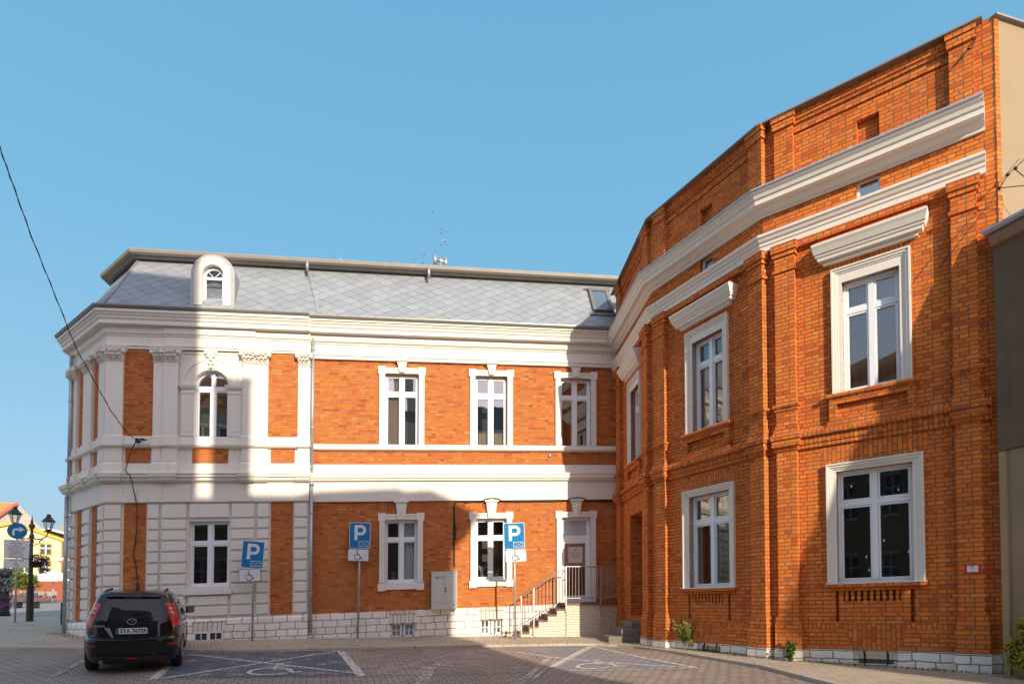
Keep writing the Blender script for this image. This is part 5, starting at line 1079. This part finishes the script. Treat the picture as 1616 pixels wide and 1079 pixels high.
ch0['label']='wicker cafe chair under the white parasols of the square'; ch1['label']='brown wicker cafe chair near the bench, left of the lamp post'
for i in range(16):
    x=-36.6-i*.36+r.uniform(-.1,.1); y=49.0+(i%3)*.75; c_=cptree(ch0,(x,y,g(x,y))); 
for i in range(5):
    x=-42.3-i*.55; y=49.3+(i%2)*.8; cptree(ch1,(x,y,g(x,y)))
tb=thing('cafe_table','small round cafe table with a pale blue top between the chairs','table',(-39.2,50.8,g(-39.2,50.8))); m=MB(); z=g(-39.2,50.8); m.tube([(-39.2,50.8,z),(-39.2,50.8,z+.75)],.05,8); m.build('pedestal',M['metal'],tb); m=MB(); m.lathe((-39.2,50.8,z+.75),[(.4,0),(.4,.04)],16); m.build('table_top',plain('blue_top',(.12,.30,.50,1),.4),tb)
# bench
x,y=-31.6,40.5; z=g(x,y); t=thing('park_bench','dark slatted wooden bench on the square beside the lamp post','bench',(x,y,z)); F=Fr((x,y,z),(.97,-.22,0),(-.22,-.97,0),gr=False); BW=plain('dark_slats',(.10,.07,.05,1),.7)
m=MB(F); [m.box(-.85,.85,-.25+.13*k,-.15+.13*k,.43,.47) for k in range(4)]; m.build('seat',BW,t); m=MB(F); [m.box(-.85,.85,.27,.30,.55+.12*k,.64+.12*k) for k in range(3)]; m.build('backrest',BW,t)
for s in (-.7,.7): m=MB(F); m.box(s-.04,s+.04,-.25,.30,0,.43); m.box(s-.03,s+.03,.24,.28,.4,.9); m.build('leg',M['black'],t)
# small tree on the square
def tree(x,y,h,R_,lab,c1,c2,n,seed,size):
    z=g(x,y); t=thing('tree',lab,'tree',(x,y,z)); m=MB(); m.tube([(x,y,z-.1),(x+.05,y,z+h*.35),(x,y+.05,z+h*.6)],.10,8,r2=.05)
    r=random.Random(seed)
    for k in range(7): a=k*.9; m.tube([(x,y,z+h*.4),(x+R_*.4*math.cos(a),y+R_*.4*math.sin(a),z+h*.65),(x+R_*.75*math.cos(a),y+R_*.75*math.sin(a),z+h*.8)],.04,6,r2=.01)
    m.build('trunk',M['steps'],t); m=MB()
    for k in range(14): a=r.uniform(0,6.3); q=r.uniform(.2,.75)*R_; leaves(m,(x+q*math.cos(a),y+q*math.sin(a),z+h*r.uniform(.5,.88)),(R_*.34,R_*.34,h*.14),n//14,size,r.randint(0,999),fill=.15)
    m.build('crown',leaf_mat('crown_'+str(seed),c1,c2),t)
tree(-36.3,45,2.95,1.75,'low bright green ball tree left of the lamp post on the square',(.14,.19,.02,1),(.26,.30,.04,1),2600,3,.11)
# ------------------------------------------------------------------ birds high above the roof
BM=plain('pigeon_white',(.62,.62,.64,1),.8); BD=plain('pigeon_grey',(.10,.10,.12,1),.8)
def bird(p,mat,a,fl,nm):
    m=MB(); 
    F=Fr(p,(math.cos(a),math.sin(a),0),(-math.sin(a),math.cos(a),0),gr=False); m.fr=F
    m.lathe((-.16,0,0),[(.01,0),(.05,.08),(.06,.15),(.04,.26),(.03,.30),(.008,.34)],6,'s'); m.prism([(-.28,-.005),(-.14,-.015),(-.14,.015),(-.28,.01)],-.05,.05)
    for sg in (-1,1): m.face([(-.06,0,.01),(.08,0,.01),(.03,sg*.18,.06+fl),(-.05,sg*.18,.06+fl)]); m.face([(-.05,sg*.18,.06+fl),(.03,sg*.18,.06+fl),(-.07,sg*.36,.02+fl)])
    return m.build('bird',mat)
BP_=[(-3.38,17.55),(-3.0,16.81),(-2.92,16.7),(-3.05,16.64),(-2.91,16.37),(-2.97,16.31),(-2.86,16.26),(-3.08,16.23),(-3.16,16.26),(-3.18,16.12),(-3.05,16.12),(-3.07,16.01),(-3.61,16.09),(-3.86,15.96),(-3.72,15.71),(-4.15,15.52),(-3.8,15.35),(-3.83,15.3),(-4.45,15.27),(-3.48,15.52),(-3.26,15.87)]
r=random.Random(2)
for i,(a,b) in enumerate(BP_):
    k=5.0; wh=i in (2,4,5,7,8,9,11,12,13,15,19); bird((a*k,26*k,1.385+(b-1.385)*k),BM if wh else BD,r.uniform(0,6),r.uniform(-.05,.12),i)
for o in list(C.objects):
    if o.name.startswith('bird') and o.parent is None: tag(o,'small pale bird flying in the flock above the slate roof' if o.data.materials[0]==BM else 'small dark bird flying in the flock above the slate roof','bird','flock of birds above the roof')
# ------------------------------------------------------------------ overhead wire
wt=thing('overhead_wire','black twisted cable slanting down from upper left to the white bay','cable',(-10.4,16.9,5.5)); m=MB()
P=[(-10.29,16.86,5.55),(-10.37,16.6,5.66),(-10.42,16.0,6.08),(-10.31,15.2,6.56),(-10.09,14.2,7.03),(-9.65,12.9,7.68),(-9.28,11.8,8.22),(-8.94,10.9,8.68),(-8.68,10.3,8.9),(-8.19,9,9.62),(-7.4,6.8,11.0)]
m.tube(P,.009,6); 
Q=[]; 
for (a,b) in zip(P,P[1:]):
    for i in range(10): Q.append(Vector(a).lerp(Vector(b),i/10))
m.tube([tuple(q+Vector((.009*math.cos(i*1.1),.009*math.sin(i*1.1),.008*math.sin(i*1.1+1)))) for i,q in enumerate(Q)],.007,5)
m.build('wire',M['cable'],wt); m=MB(); m.lathe((-10.27,16.88,5.52),[(.015,0),(.035,.02),(.035,.05),(.015,.07)],8); m.tube([(-10.29,16.86,5.55),(-10.1,16.95,5.58)],.02,5); m.build('clamp',M['black'],wt)
m=MB(); zz=7.03
for q in ((-10.55,17.35,6.72),): m.tube([(q[0],q[1],q[2]),(q[0]-.05,q[1]-.25,q[2]-.04)],.02,6); m.lathe((q[0]-.05,q[1]-.28,q[2]-.2),[(.02,0),(.045,.04),(.03,.08),(.045,.12),(.02,.2)],8)
m.build('insulator',M['metal'],wt)
# ------------------------------------------------------------------ CAR (black estate, seen from the rear)
CH=math.radians(116.3); CX,CY=-7.80,12.92
cz=g(CX,CY); T_=(cz-g(CX-.4,CY+.9))
cfw=Vector((math.cos(CH),math.sin(CH),0)); czf=g(CX+cfw.x*2.7,CY+cfw.y*2.7); pit=math.atan2(czf-cz,2.75); cf=Vector((cfw.x*math.cos(pit),cfw.y*math.cos(pit),math.sin(pit))); cr_=Vector((cfw.y,-cfw.x,0)); cu=cr_.cross(cf)
CF=Fr((CX,CY,cz),cf,cr_,cu,gr=False)       # s forward, o to the car's right, z up
car=thing('parked_car','glossy black hatchback car parked with its rear to the street beside the white bay','car',(CX,CY,cz))
PT=plain('black_paint',(.006,.006,.007,1),.14,0,.05,3,.4); PT.node_tree.nodes['Principled BSDF'].inputs['Coat Weight'].default_value=.25; PT.node_tree.nodes['Principled BSDF'].inputs['Coat Roughness'].default_value=.03
CG=plain('car_glass',(.010,.012,.013,1),.04,0,.02,3,.45); RL=plain('red_lens',(.55,.012,.008,1),.12,0,.15,25,.8); CL=plain('clear_lens',(.50,.42,.40,1),.1,0,.3,30,.8); CHM=plain('chrome',(.65,.65,.67,1),.12,1,.02); BP2=plain('dark_plastic',(.02,.02,.021,1),.45)
def lerp_t(tb,z):
    if z<=tb[0][0]: return tb[0][1:]
    for a,b in zip(tb,tb[1:]):
        if z<=b[0]: t=(z-a[0])/(b[0]-a[0]); return tuple(p+(q-p)*t for p,q in zip(a[1:],b[1:]))
    return tb[-1][1:]
CT=[(.20,-.70,3.40,.80),(.28,-.80,3.52,.845),(.42,-.855,3.60,.868),(.58,-.865,3.62,.875),(.68,-.86,3.58,.877),(.71,-.80,3.55,.872),(.85,-.785,3.45,.870),(.98,-.765,2.95,.858),(1.05,-.74,2.40,.840),(1.20,-.67,2.12,.785),(1.35,-.59,1.80,.725),(1.46,-.52,1.45,.675),(1.52,-.50,1.2,.635),(1.565,-.44,.95,.575),(1.59,-.25,.70,.47),(1.602,.0,.5,.30)]
NE=5.2
def rear_x(y,z,d=0):
    xr,xf,w=lerp_t(CT,z); a=(xf-xr)/2; return (xr+xf)/2-a*(1-min(.999,abs(y/w))**NE)**(1/NE)-d
def side_y(x,z,d=0):
    xr,xf,w=lerp_t(CT,z); a=(xf-xr)/2; return w*(1-min(.9999,abs((x-(xr+xf)/2)/a))**NE)**(1/NE)+d
m=MB(CF); m.smooth=True; n=64; Z=[.20,.28,.35,.42,.5,.58,.64,.68,.71,.78,.85,.92,.98,1.05,1.12,1.2,1.28,1.35,1.42,1.46,1.52,1.565,1.59,1.602]
def ring(z):
    xr,xf,w=lerp_t(CT,z); a=(xf-xr)/2; c_=(xr+xf)/2; P=[]
    for k in range(n):
        t=2*PI*(k+.5)/n; ct,st=math.cos(t),math.sin(t); e=2/NE; P.append((c_+a*math.copysign(abs(ct)**e,ct),w*math.copysign(abs(st)**e,st),z))
    return P
Rg=[ring(z) for z in Z]
for A,B in zip(Rg,Rg[1:]):
    for k in range(n): m.face([A[k],A[(k+1)%n],B[(k+1)%n],B[k]])
m.face(Rg[-1]); m.face(Rg[0][::-1]); m.build('body',PT,car)
def rpatch(cols,z0,z1,mat,name,d=.006,nz=8,ny=10,parent=None):   # cols: function z->(y0,y1)
    m=MB(CF); m.smooth=True
    for i in range(nz):
        for j in range(ny):
            q=[]
            for a,b in ((0,0),(1,0),(1,1),(0,1)):
                z=z0+(z1-z0)*(i+b)/nz; y0,y1=cols(z); y=y0+(y1-y0)*(j+a)/ny; q.append((rear_x(y,z,d),y,z))
            m.face(q)
    return m.build(name,mat,parent or car)
def spatch(sg,xs,z0,z1,mat,name,d=.006,nz=6,nx=14,parent=None):
    m=MB(CF); m.smooth=True
    for i in range(nz):
        for j in range(nx):
            q=[]
            for a,b in ((0,0),(1,0),(1,1),(0,1)):
                z=z0+(z1-z0)*(i+b)/nz; x0,x1=xs(z); x=x0+(x1-x0)*(j+a)/nx; q.append((x,sg*side_y(x,z,d),z))
            m.face(q)
    return m.build(name,mat,parent or car)
tg=rpatch(lambda z:(-.74+.30*(z-.72),.74-.30*(z-.72)),.725,1.02,PT,'tailgate',.010)
rpatch(lambda z:(-.665+.26*(z-1.04),.665-.26*(z-1.04)),1.03,1.47,CG,'rear_window',.010,10,16,tg)
rpatch(lambda z:(-.50,.50),1.500,1.545,PT,'rear_spoiler',.06,3,12); rpatch(lambda z:(-.14,.14),1.475,1.492,RL,'brake_light',.03,2,6)
for sg in (-1,1):
    def lens(z0,z1,mat,nm,k0,k1,dd=.014,sg=sg):
        def cols(z):
            t=(z-.90)/.48; yi=.695-.16*t; w=lerp_t(CT,z)[2]; yo=w*.992
            a=yi+(yo-yi)*k0; b=yi+(yo-yi)*k1; return (sg*a,sg*b)
        return rpatch(cols,z0,z1,mat,nm,dd,8,6)
    tl=lens(.90,1.37,RL,'tail_light',0,1)
    for zc,r_ in ((1.245,.042),(1.155,.052)):
        m=MB(CF); y=sg*(.745-.16*(zc-.90)/.48+.012); x=rear_x(y,zc,.016); m.lathe((x,y,zc),[(r_,0),(r_,-.012),(r_*.6,-.022)],16,'s'); m.build('lamp_lens',CL,tl); m=MB(CF); m.lathe((x-.02,y,zc),[(r_*.45,0),(r_*.3,-.01)],12,'s'); m.build('bulb',RL if zc<1.2 else CL,tl)
    rpatch(lambda z,sg=sg:(sg*.60,sg*.78),.555,.58,RL,'reflector',.008,2,6)
    spatch(sg,lambda z:(-.30+.55*(z-1.08),.30),1.09,1.42,CG,'quarter_window'); spatch(sg,lambda z:(.38,1.22-.0*(z)),1.08,1.44,CG,'rear_door_window'); spatch(sg,lambda z:(1.30,2.12-.95*(z-1.08)),1.08,1.43,CG,'front_door_window')
    m=MB(CF); m.tube([(-.30,sg*.52,1.545),(-.15,sg*.52,1.588),(.05,sg*.52,1.60),(.8,sg*.52,1.598),(.95,sg*.52,1.555)],.020,8); m.build('roof_rail',BP2,car)
    # mirror
    m=MB(CF); m.stack(1.86,1.96,[(.98,sg*1.0,0),(1.0,sg*1.04,.02),(1.12,sg*1.05,.02),(1.14,sg*1.01,0)],o0=sg*.86); mi=m.build('door_mirror',PT,car); m=MB(CF); m.box(1.835,1.838,sg*.90,sg*1.03,1.005,1.115); m.build('mirror_glass',plain('mirror_glass',(.45,.40,.33,1),.06,1,.1),mi)
    # wheels
    for x in (0,2.75):
        wy=sg*.745; wh=MB(CF); wh.lathe((x,wy,.315),[(.20,-.09),(.29,-.10),(.315,-.08),(.315,.08),(.29,.10),(.20,.09)],28,'o'); wl=wh.build('wheel',M['black'],car)
        r_=MB(CF); r_.lathe((x,wy+sg*.095,.315),[(.20,-.02*sg),(.205,.012*sg),(.19,.014*sg),(.18,-.01*sg),(.06,.004*sg),(.03,.015*sg)],20,'o')
        for k in range(7): a=k*2*PI/7; r_.tube([(x+.04*math.cos(a),wy+sg*.105,.315+.04*math.sin(a)),(x+.19*math.cos(a),wy+sg*.108,.315+.19*math.sin(a))],.016,5)
        r_.build('rim',plain('alloy',(.30,.30,.31,1),.3,.8,.05),wl)
        a_=MB(CF); pts=[(x+.37*math.cos(t),side_y(x,.5,.004),.315+.37*math.sin(t)) for t in [PI*k/12 for k in range(13)]]; a_.tube([(p_[0],sg*(side_y(p_[0],max(.3,p_[2]),.0)-.008),p_[2]) for p_ in pts],.022,6); a_.face([(p_[0],sg*(side_y(p_[0],max(.3,p_[2]),.003)),p_[2]) for p_ in pts]); a_.build('wheel_arch',M['black'],car)
    dm_=MB(CF)
    for x in (.34,1.26,2.2): dm_.tube([(x,sg*side_y(x,.35,.0),.35),(x,sg*side_y(x,.7,.0),.7),(x,sg*side_y(x,1.05,.0),1.05)],.005,5)
    dm_.build('door_gap',M['black'],car); m=MB(CF); 
    for x in (.62,1.45): m.tube([(x,sg*side_y(x,.93,.025),.93),(x+.16,sg*side_y(x+.16,.935,.025),.935)],.012,6)
    m.build('door_handle',PT,car)
rpatch(lambda z:(-.86,.86),.675,.71,PT,'bumper_ledge',.03,3,24); rpatch(lambda z:(-.82,.82),.22,.36,BP2,'bumper_valance',.012,4,20)
rpatch(lambda z:(-.74,.74),.716,.724,M['black'],'shut_line',.013,1,20); m=MB(CF); 
for y in (.75,-.75): m.tube([(rear_x(y*(1-.3*(z-.72)*1),z,.004),y*(1-.35*(z-.72)),z) for z in (.72,.80,.9,.95)],.004,4)
m.build('tailgate_gap',M['black'],car)
rpatch(lambda z:(-.10,.10),.305,.335,RL,'fog_light',.03,2,6)
# plate
x0=rear_x(0,.80,.028); PF_=Fr(CF(x0,0,0),CF.n,-CF.d,CF.w,gr=False)   # s to the right, o to the rear
m=MB(PF_); m.box(-.285,.285,-.005,.006,.785,.915); npz=m.build('number_plate',BP2,car); m=MB(PF_); m.box(-.26,.26,.006,.009,.792,.906); m.build('face',WH,npz); m=MB(PF_); m.box(-.26,-.215,.009,.011,.792,.906); m.build('blue_strip',BL,npz)
text('STA 76729',PF_,.024,.0125,.847,.098,BK,'lettering',npz,bold=.003)
m=MB(PF_); m.prism([(-.46,.925),(-.36,.915),(-.30,.72),(-.34,.735)],-.012,.02); m.build('handle_trim',CHM,tg)
m=MB(PF_); zc=1.035; o=.02
def ell(rx,rz,n=28): return [(rx*math.cos(2*PI*k/n),zc+rz*math.sin(2*PI*k/n)) for k in range(n)]
A,B=ell(.085,.062),ell(.066,.045)
for i in range(28):
    j=(i+1)%28; m.face([(A[i][0],o+.012,A[i][1]),(A[j][0],o+.012,A[j][1]),(B[j][0],o+.014,B[j][1]),(B[i][0],o+.014,B[i][1])]); m.face([(A[i][0],o-.03,A[i][1]),(A[j][0],o-.03,A[j][1]),(A[j][0],o+.012,A[j][1]),(A[i][0],o+.012,A[i][1])])
for sg in (-1,1): m.prism([(sg*.070,zc+.030),(sg*.030,zc+.018),(0,zc-.022),(0,zc-.006),(sg*.028,zc+.030),(sg*.062,zc+.038)],o-.02,o+.012)
m.build('wing_emblem',CHM,tg)
PF2=Fr(CF(rear_x(-.45,.95,.014),0,0),CF.n,-CF.d,CF.w,gr=False)
text('MAZDA5',PF2,-.56,.0,.945,.055,CHM,'lettering',tg,bold=.002)
m=MB(CF); m.tube([(rear_x(.06,1.08,.03),.06,1.075),(rear_x(.3,1.10,.03),.30,1.10),(rear_x(.62,1.13,.028),.55,1.135)],.010,6); m.tube([(rear_x(.06,1.08,.02),.06,1.06),(rear_x(.0,1.05,.035),.0,1.085)],.02,6); m.build('rear_wiper',M['black'],car)
m=MB(CF); m.tube([(-.72,-.50,.27),(-.90,-.50,.26)],.035,12); m.build('exhaust_pipe',plain('rusty_steel',(.30,.17,.08,1),.5,.7,.3),car)
m=MB(CF); m.tube([(.1,0,1.60),(.05,0,1.64)],.02,6,r2=.01); m.build('aerial',M['black'],car)

# ------------------------------------------------------------------ houses behind the viewer (they shade the yard)
SB=thing('tall_house_behind','tall brown rendered house behind the viewer, shading the white bay','house',(-8,-6,0)); BRN=plaster('brown_behind',(.55,.45,.34,1),.06,.3,20)
F=Fr((0,-4,0),(-1,0,0),(0,1,0),gr=False)    # s = -X, o = +Y
wins=[(s,s+1.15,z,z+2.1) for s in (.6,3.2,5.4) for z in (1.3,5.2,9.0,12.8,16.4)]
m=MB(F); wall(m,-1.21,7,-.5,20.2,0,wins,.15); m.face([(-1.21,0,-.5),(-1.21,-.4,-.5),(-1.21,-.4,20.2),(-1.21,0,20.2)]); m.face([(-1.28,-.4,-.5),(1,-9,-.5),(1,-9,20.2),(-1.28,-.4,20.2)]); m.face([(-1.28,0,20.2),(7,0,20.2),(7,-9,20.2),(1,-9,20.2),(-1.28,-.4,20.2)]); m.face([(7,0,-.5),(7,-9,-.5),(7,-9,20.2),(7,0,20.2)]); m.face([(1,-9,-.5),(7,-9,-.5),(7,-9,20.2),(1,-9,20.2)]); m.build('wall',BRN,SB)
for a,b,c_,d_ in wins:
    m=MB(F); cm=(a+b)/2
    for q in ((a,a+.08,c_,d_),(b-.08,b,c_,d_),(a,b,d_-.08,d_),(a,b,c_,c_+.08),(cm-.06,cm+.06,c_,d_),(a,b,c_+1.35,c_+1.45)): m.box(q[0],q[1],-.14,-.08,q[2],q[3])
    m.box(a-.12,b+.12,0,.07,d_,d_+.12); m.box(a-.12,b+.12,0,.1,c_-.1,c_); w=m.build('window',M['frame'],SB); m=MB(F); m.face([(a,-.12,c_),(b,-.12,c_),(b,-.12,d_),(a,-.12,d_)]); m.build('pane',plain('behind_pane',(.05,.06,.07,1),.1),w)
LH=thing('brown_house_behind','long brown house with white windows behind the viewer on the left','house',(-13,-8,0)); F3=Fr((-7.02,-5.5,0),(-1,0,0),(0,1,0),gr=False)
wins=[(s,s+1.15,z,z+2.1) for s in (.8,3.0,5.2,7.4,9.6,11.8) for z in (1.3,5.4,9.6)]
m=MB(F3); wall(m,0,14,-.5,13.5,0,wins,.15); m.face([(0,0,13.5),(14,0,13.5),(14,-8,13.5),(0,-8,13.5)]); m.face([(14,0,-.5),(14,-8,-.5),(14,-8,13.5),(14,0,13.5)]); m.build('wall',plaster('ochre_behind',(.50,.36,.22,1),.08,.3,20),LH)
m=MB(F3); m.prof([(0,12.9),(.25,13.1),(.35,13.3),(.35,13.5),(0,13.5)],0,14); m.prof([(.35,13.5),(-4,16),(-8,13.5)],0,14); m.build('roof',TR,LH)
for a,b,c_,d_ in wins:
    m=MB(F3); cm=(a+b)/2
    for q in ((a,a+.08,c_,d_),(b-.08,b,c_,d_),(a+.08,b-.08,d_-.08,d_),(a+.08,b-.08,c_,c_+.08),(cm-.06,cm+.06,c_+.08,d_-.08)): m.box(q[0],q[1],-.14,-.08,q[2],q[3])
    m.box(a+.08,b-.08,-.145,-.075,c_+1.35,c_+1.45); m.box(a-.12,b+.12,0,.07,d_,d_+.12); m.box(a-.12,b+.12,0,.1,c_-.1,c_); w=m.build('window',M['frame'],LH); m=MB(F3); m.face([(a,-.12,c_),(b,-.12,c_),(b,-.12,d_),(a,-.12,d_)]); m.build('pane',plain('behind_pane_c',(.05,.06,.07,1),.1) if a<1 and c_<2 else bpy.data.materials['behind_pane_c'],w)
SC_=thing('low_house_behind','cream house with a chimney and projecting eaves behind the viewer, shading the yard','house',(5,-6,0)); F2=Fr((0,-4,0),(1,0,0),(0,1,0),gr=False)
wins=[(s,s+1.2,z,z+2.1) for s in (2.6,5.0,7.2) for z in (1.3,5.2,9.2)]
CRM=plaster('cream_behind',(.62,.54,.42,1),.06,.3,20)
m=MB(F2); wall(m,1.285,8.9,-.5,12.8,0,wins,.15); m.face([(8.9,0,-.5),(8.9,-4,-.5),(8.9,-4,12.8),(8.9,0,12.8)]); m.face([(1.285,-4,-.5),(8.9,-4,-.5),(8.9,-4,12.8),(1.285,-4,12.8)])
m.build('wall',CRM,SC_)
m=MB(F2); m.prism([(1.285,12.8),(8.9,12.8),(8.95,12.85),(9.34,13.25),(9.75,13.90),(9.75,13.98),(8.68,14.35),(8.17,14.52),(7.35,14.40),(7.1,14.46),(4.66,14.12),(4.1,13.87),(2.7,13.74),(2.7,13.55),(1.285,13.55)],-4,0); m.build('roof',M['gutter'],SC_)
m=MB(F2); m.box(1.74,2.72,-.30,-.02,13.5,17.05); m.box(1.72,2.74,-.32,0,16.9,17.05); m.build('chimney',CRM,SC_)
for a,b,c_,d_ in wins:
    m=MB(F2); cm=(a+b)/2
    for q in ((a,a+.08,c_,d_),(b-.08,b,c_,d_),(a,b,d_-.08,d_),(a,b,c_,c_+.08),(cm-.06,cm+.06,c_,d_),(a,b,c_+1.35,c_+1.45)): m.box(q[0],q[1],-.14,-.08,q[2],q[3])
    w=m.build('window',M['frame'],SC_); m=MB(F2); m.face([(a,-.12,c_),(b,-.12,c_),(b,-.12,d_),(a,-.12,d_)]); m.build('pane',plain('behind_pane_b',(.05,.06,.07,1),.1),w)
# ------------------------------------------------------------------ light, sky, camera
az=math.radians(-64.8); el=math.atan(.405)
S=Vector((math.cos(az)*math.cos(el),math.sin(az)*math.cos(el),math.sin(el)))
sl_=bpy.data.lights.new('sun','SUN'); sl_.energy=SUN; sl_.angle=math.radians(.53); sl_.color=(1,.885,.70); so=bpy.data.objects.new('sun',sl_); C.objects.link(so); so.rotation_euler=S.to_track_quat('Z','Y').to_euler(); so.location=S*60
w=bpy.data.worlds.new('World'); bpy.context.scene.world=w; w.use_nodes=True; nt=w.node_tree; bg=nt.nodes['Background']; sk=nt.nodes.new('ShaderNodeTexSky'); sk.sky_type='NISHITA'; sk.sun_disc=False; sk.sun_elevation=el; sk.sun_rotation=math.radians(154.8); sk.altitude=200; sk.air_density=SKYP[0]; sk.dust_density=SKYP[1]; sk.ozone_density=SKYP[2]
tc=nt.nodes.new('ShaderNodeTexCoord'); sx=nt.nodes.new('ShaderNodeSeparateXYZ'); nt.links.new(tc.outputs['Generated'],sx.inputs[0]); rp=nt.nodes.new('ShaderNodeValToRGB'); nt.links.new(sx.outputs[2],rp.inputs[0])
cr=rp.color_ramp; cr.elements[0].position=0; cr.elements[0].color=SKC[0]; cr.elements[1].position=.95; cr.elements[1].color=SKC[3]
for p_,c_ in ((.16,SKC[1]),(.45,SKC[2])): e_=cr.elements.new(p_); e_.color=c_
mxs=nt.nodes.new('ShaderNodeMix'); mxs.data_type='RGBA'; mxs.inputs[0].default_value=SKF; sc_=nt.nodes.new('ShaderNodeMix'); sc_.data_type='RGBA'; sc_.blend_type='MULTIPLY'; sc_.inputs[0].default_value=1; sc_.clamp_result=False; sc_.inputs[7].default_value=(SKG,SKG,SKG,1)
nt.links.new(rp.outputs[0],sc_.inputs[6]); nt.links.new(sk.outputs[0],mxs.inputs[6]); nt.links.new(sc_.outputs[2],mxs.inputs[7]); # warm glow added to the sky round the sun, to lift the shade
vd=nt.nodes.new('ShaderNodeVectorMath'); vd.operation='DOT_PRODUCT'; nt.links.new(tc.outputs['Generated'],vd.inputs[0]); vd.inputs[1].default_value=tuple(S)
def mn(op,a,b):
    x=nt.nodes.new('ShaderNodeMath'); x.operation=op
    for i_,v_ in enumerate((a,b)):
        if isinstance(v_,(int,float)): x.inputs[i_].default_value=v_
        else: nt.links.new(v_,x.inputs[i_])
    return x.outputs[0]
gl=mn('MULTIPLY',mn('POWER',mn('MAXIMUM',vd.outputs['Value'],0),GLP),GLA)
ga=nt.nodes.new('ShaderNodeMix'); ga.data_type='RGBA'; ga.blend_type='MULTIPLY'; ga.inputs[0].default_value=1; ga.clamp_result=False; ga.inputs[6].default_value=GLC; nt.links.new(gl,ga.inputs[7])
ad=nt.nodes.new('ShaderNodeMix'); ad.data_type='RGBA'; ad.blend_type='ADD'; ad.inputs[0].default_value=1; ad.clamp_result=False; nt.links.new(mxs.outputs[2],ad.inputs[6]); nt.links.new(ga.outputs[2],ad.inputs[7])
nt.links.new(ad.outputs[2],bg.inputs[0]); bg.inputs[1].default_value=SKY
cd=bpy.data.cameras.new('camera'); cam=bpy.data.objects.new('camera',cd); C.objects.link(cam); cam.location=(0,0,1.385); cam.rotation_euler=(PI/2+.0305,0,0); cd.sensor_width=36; cd.lens=36*980/1616; cd.shift_y=(903.6-539.5)/1616; cd.clip_start=.1; cd.clip_end=5000
bpy.context.scene.camera=cam
vs=bpy.context.scene.view_settings; vs.view_transform='Standard'; vs.look='None'; vs.gamma=1; vs.exposure=EXPO
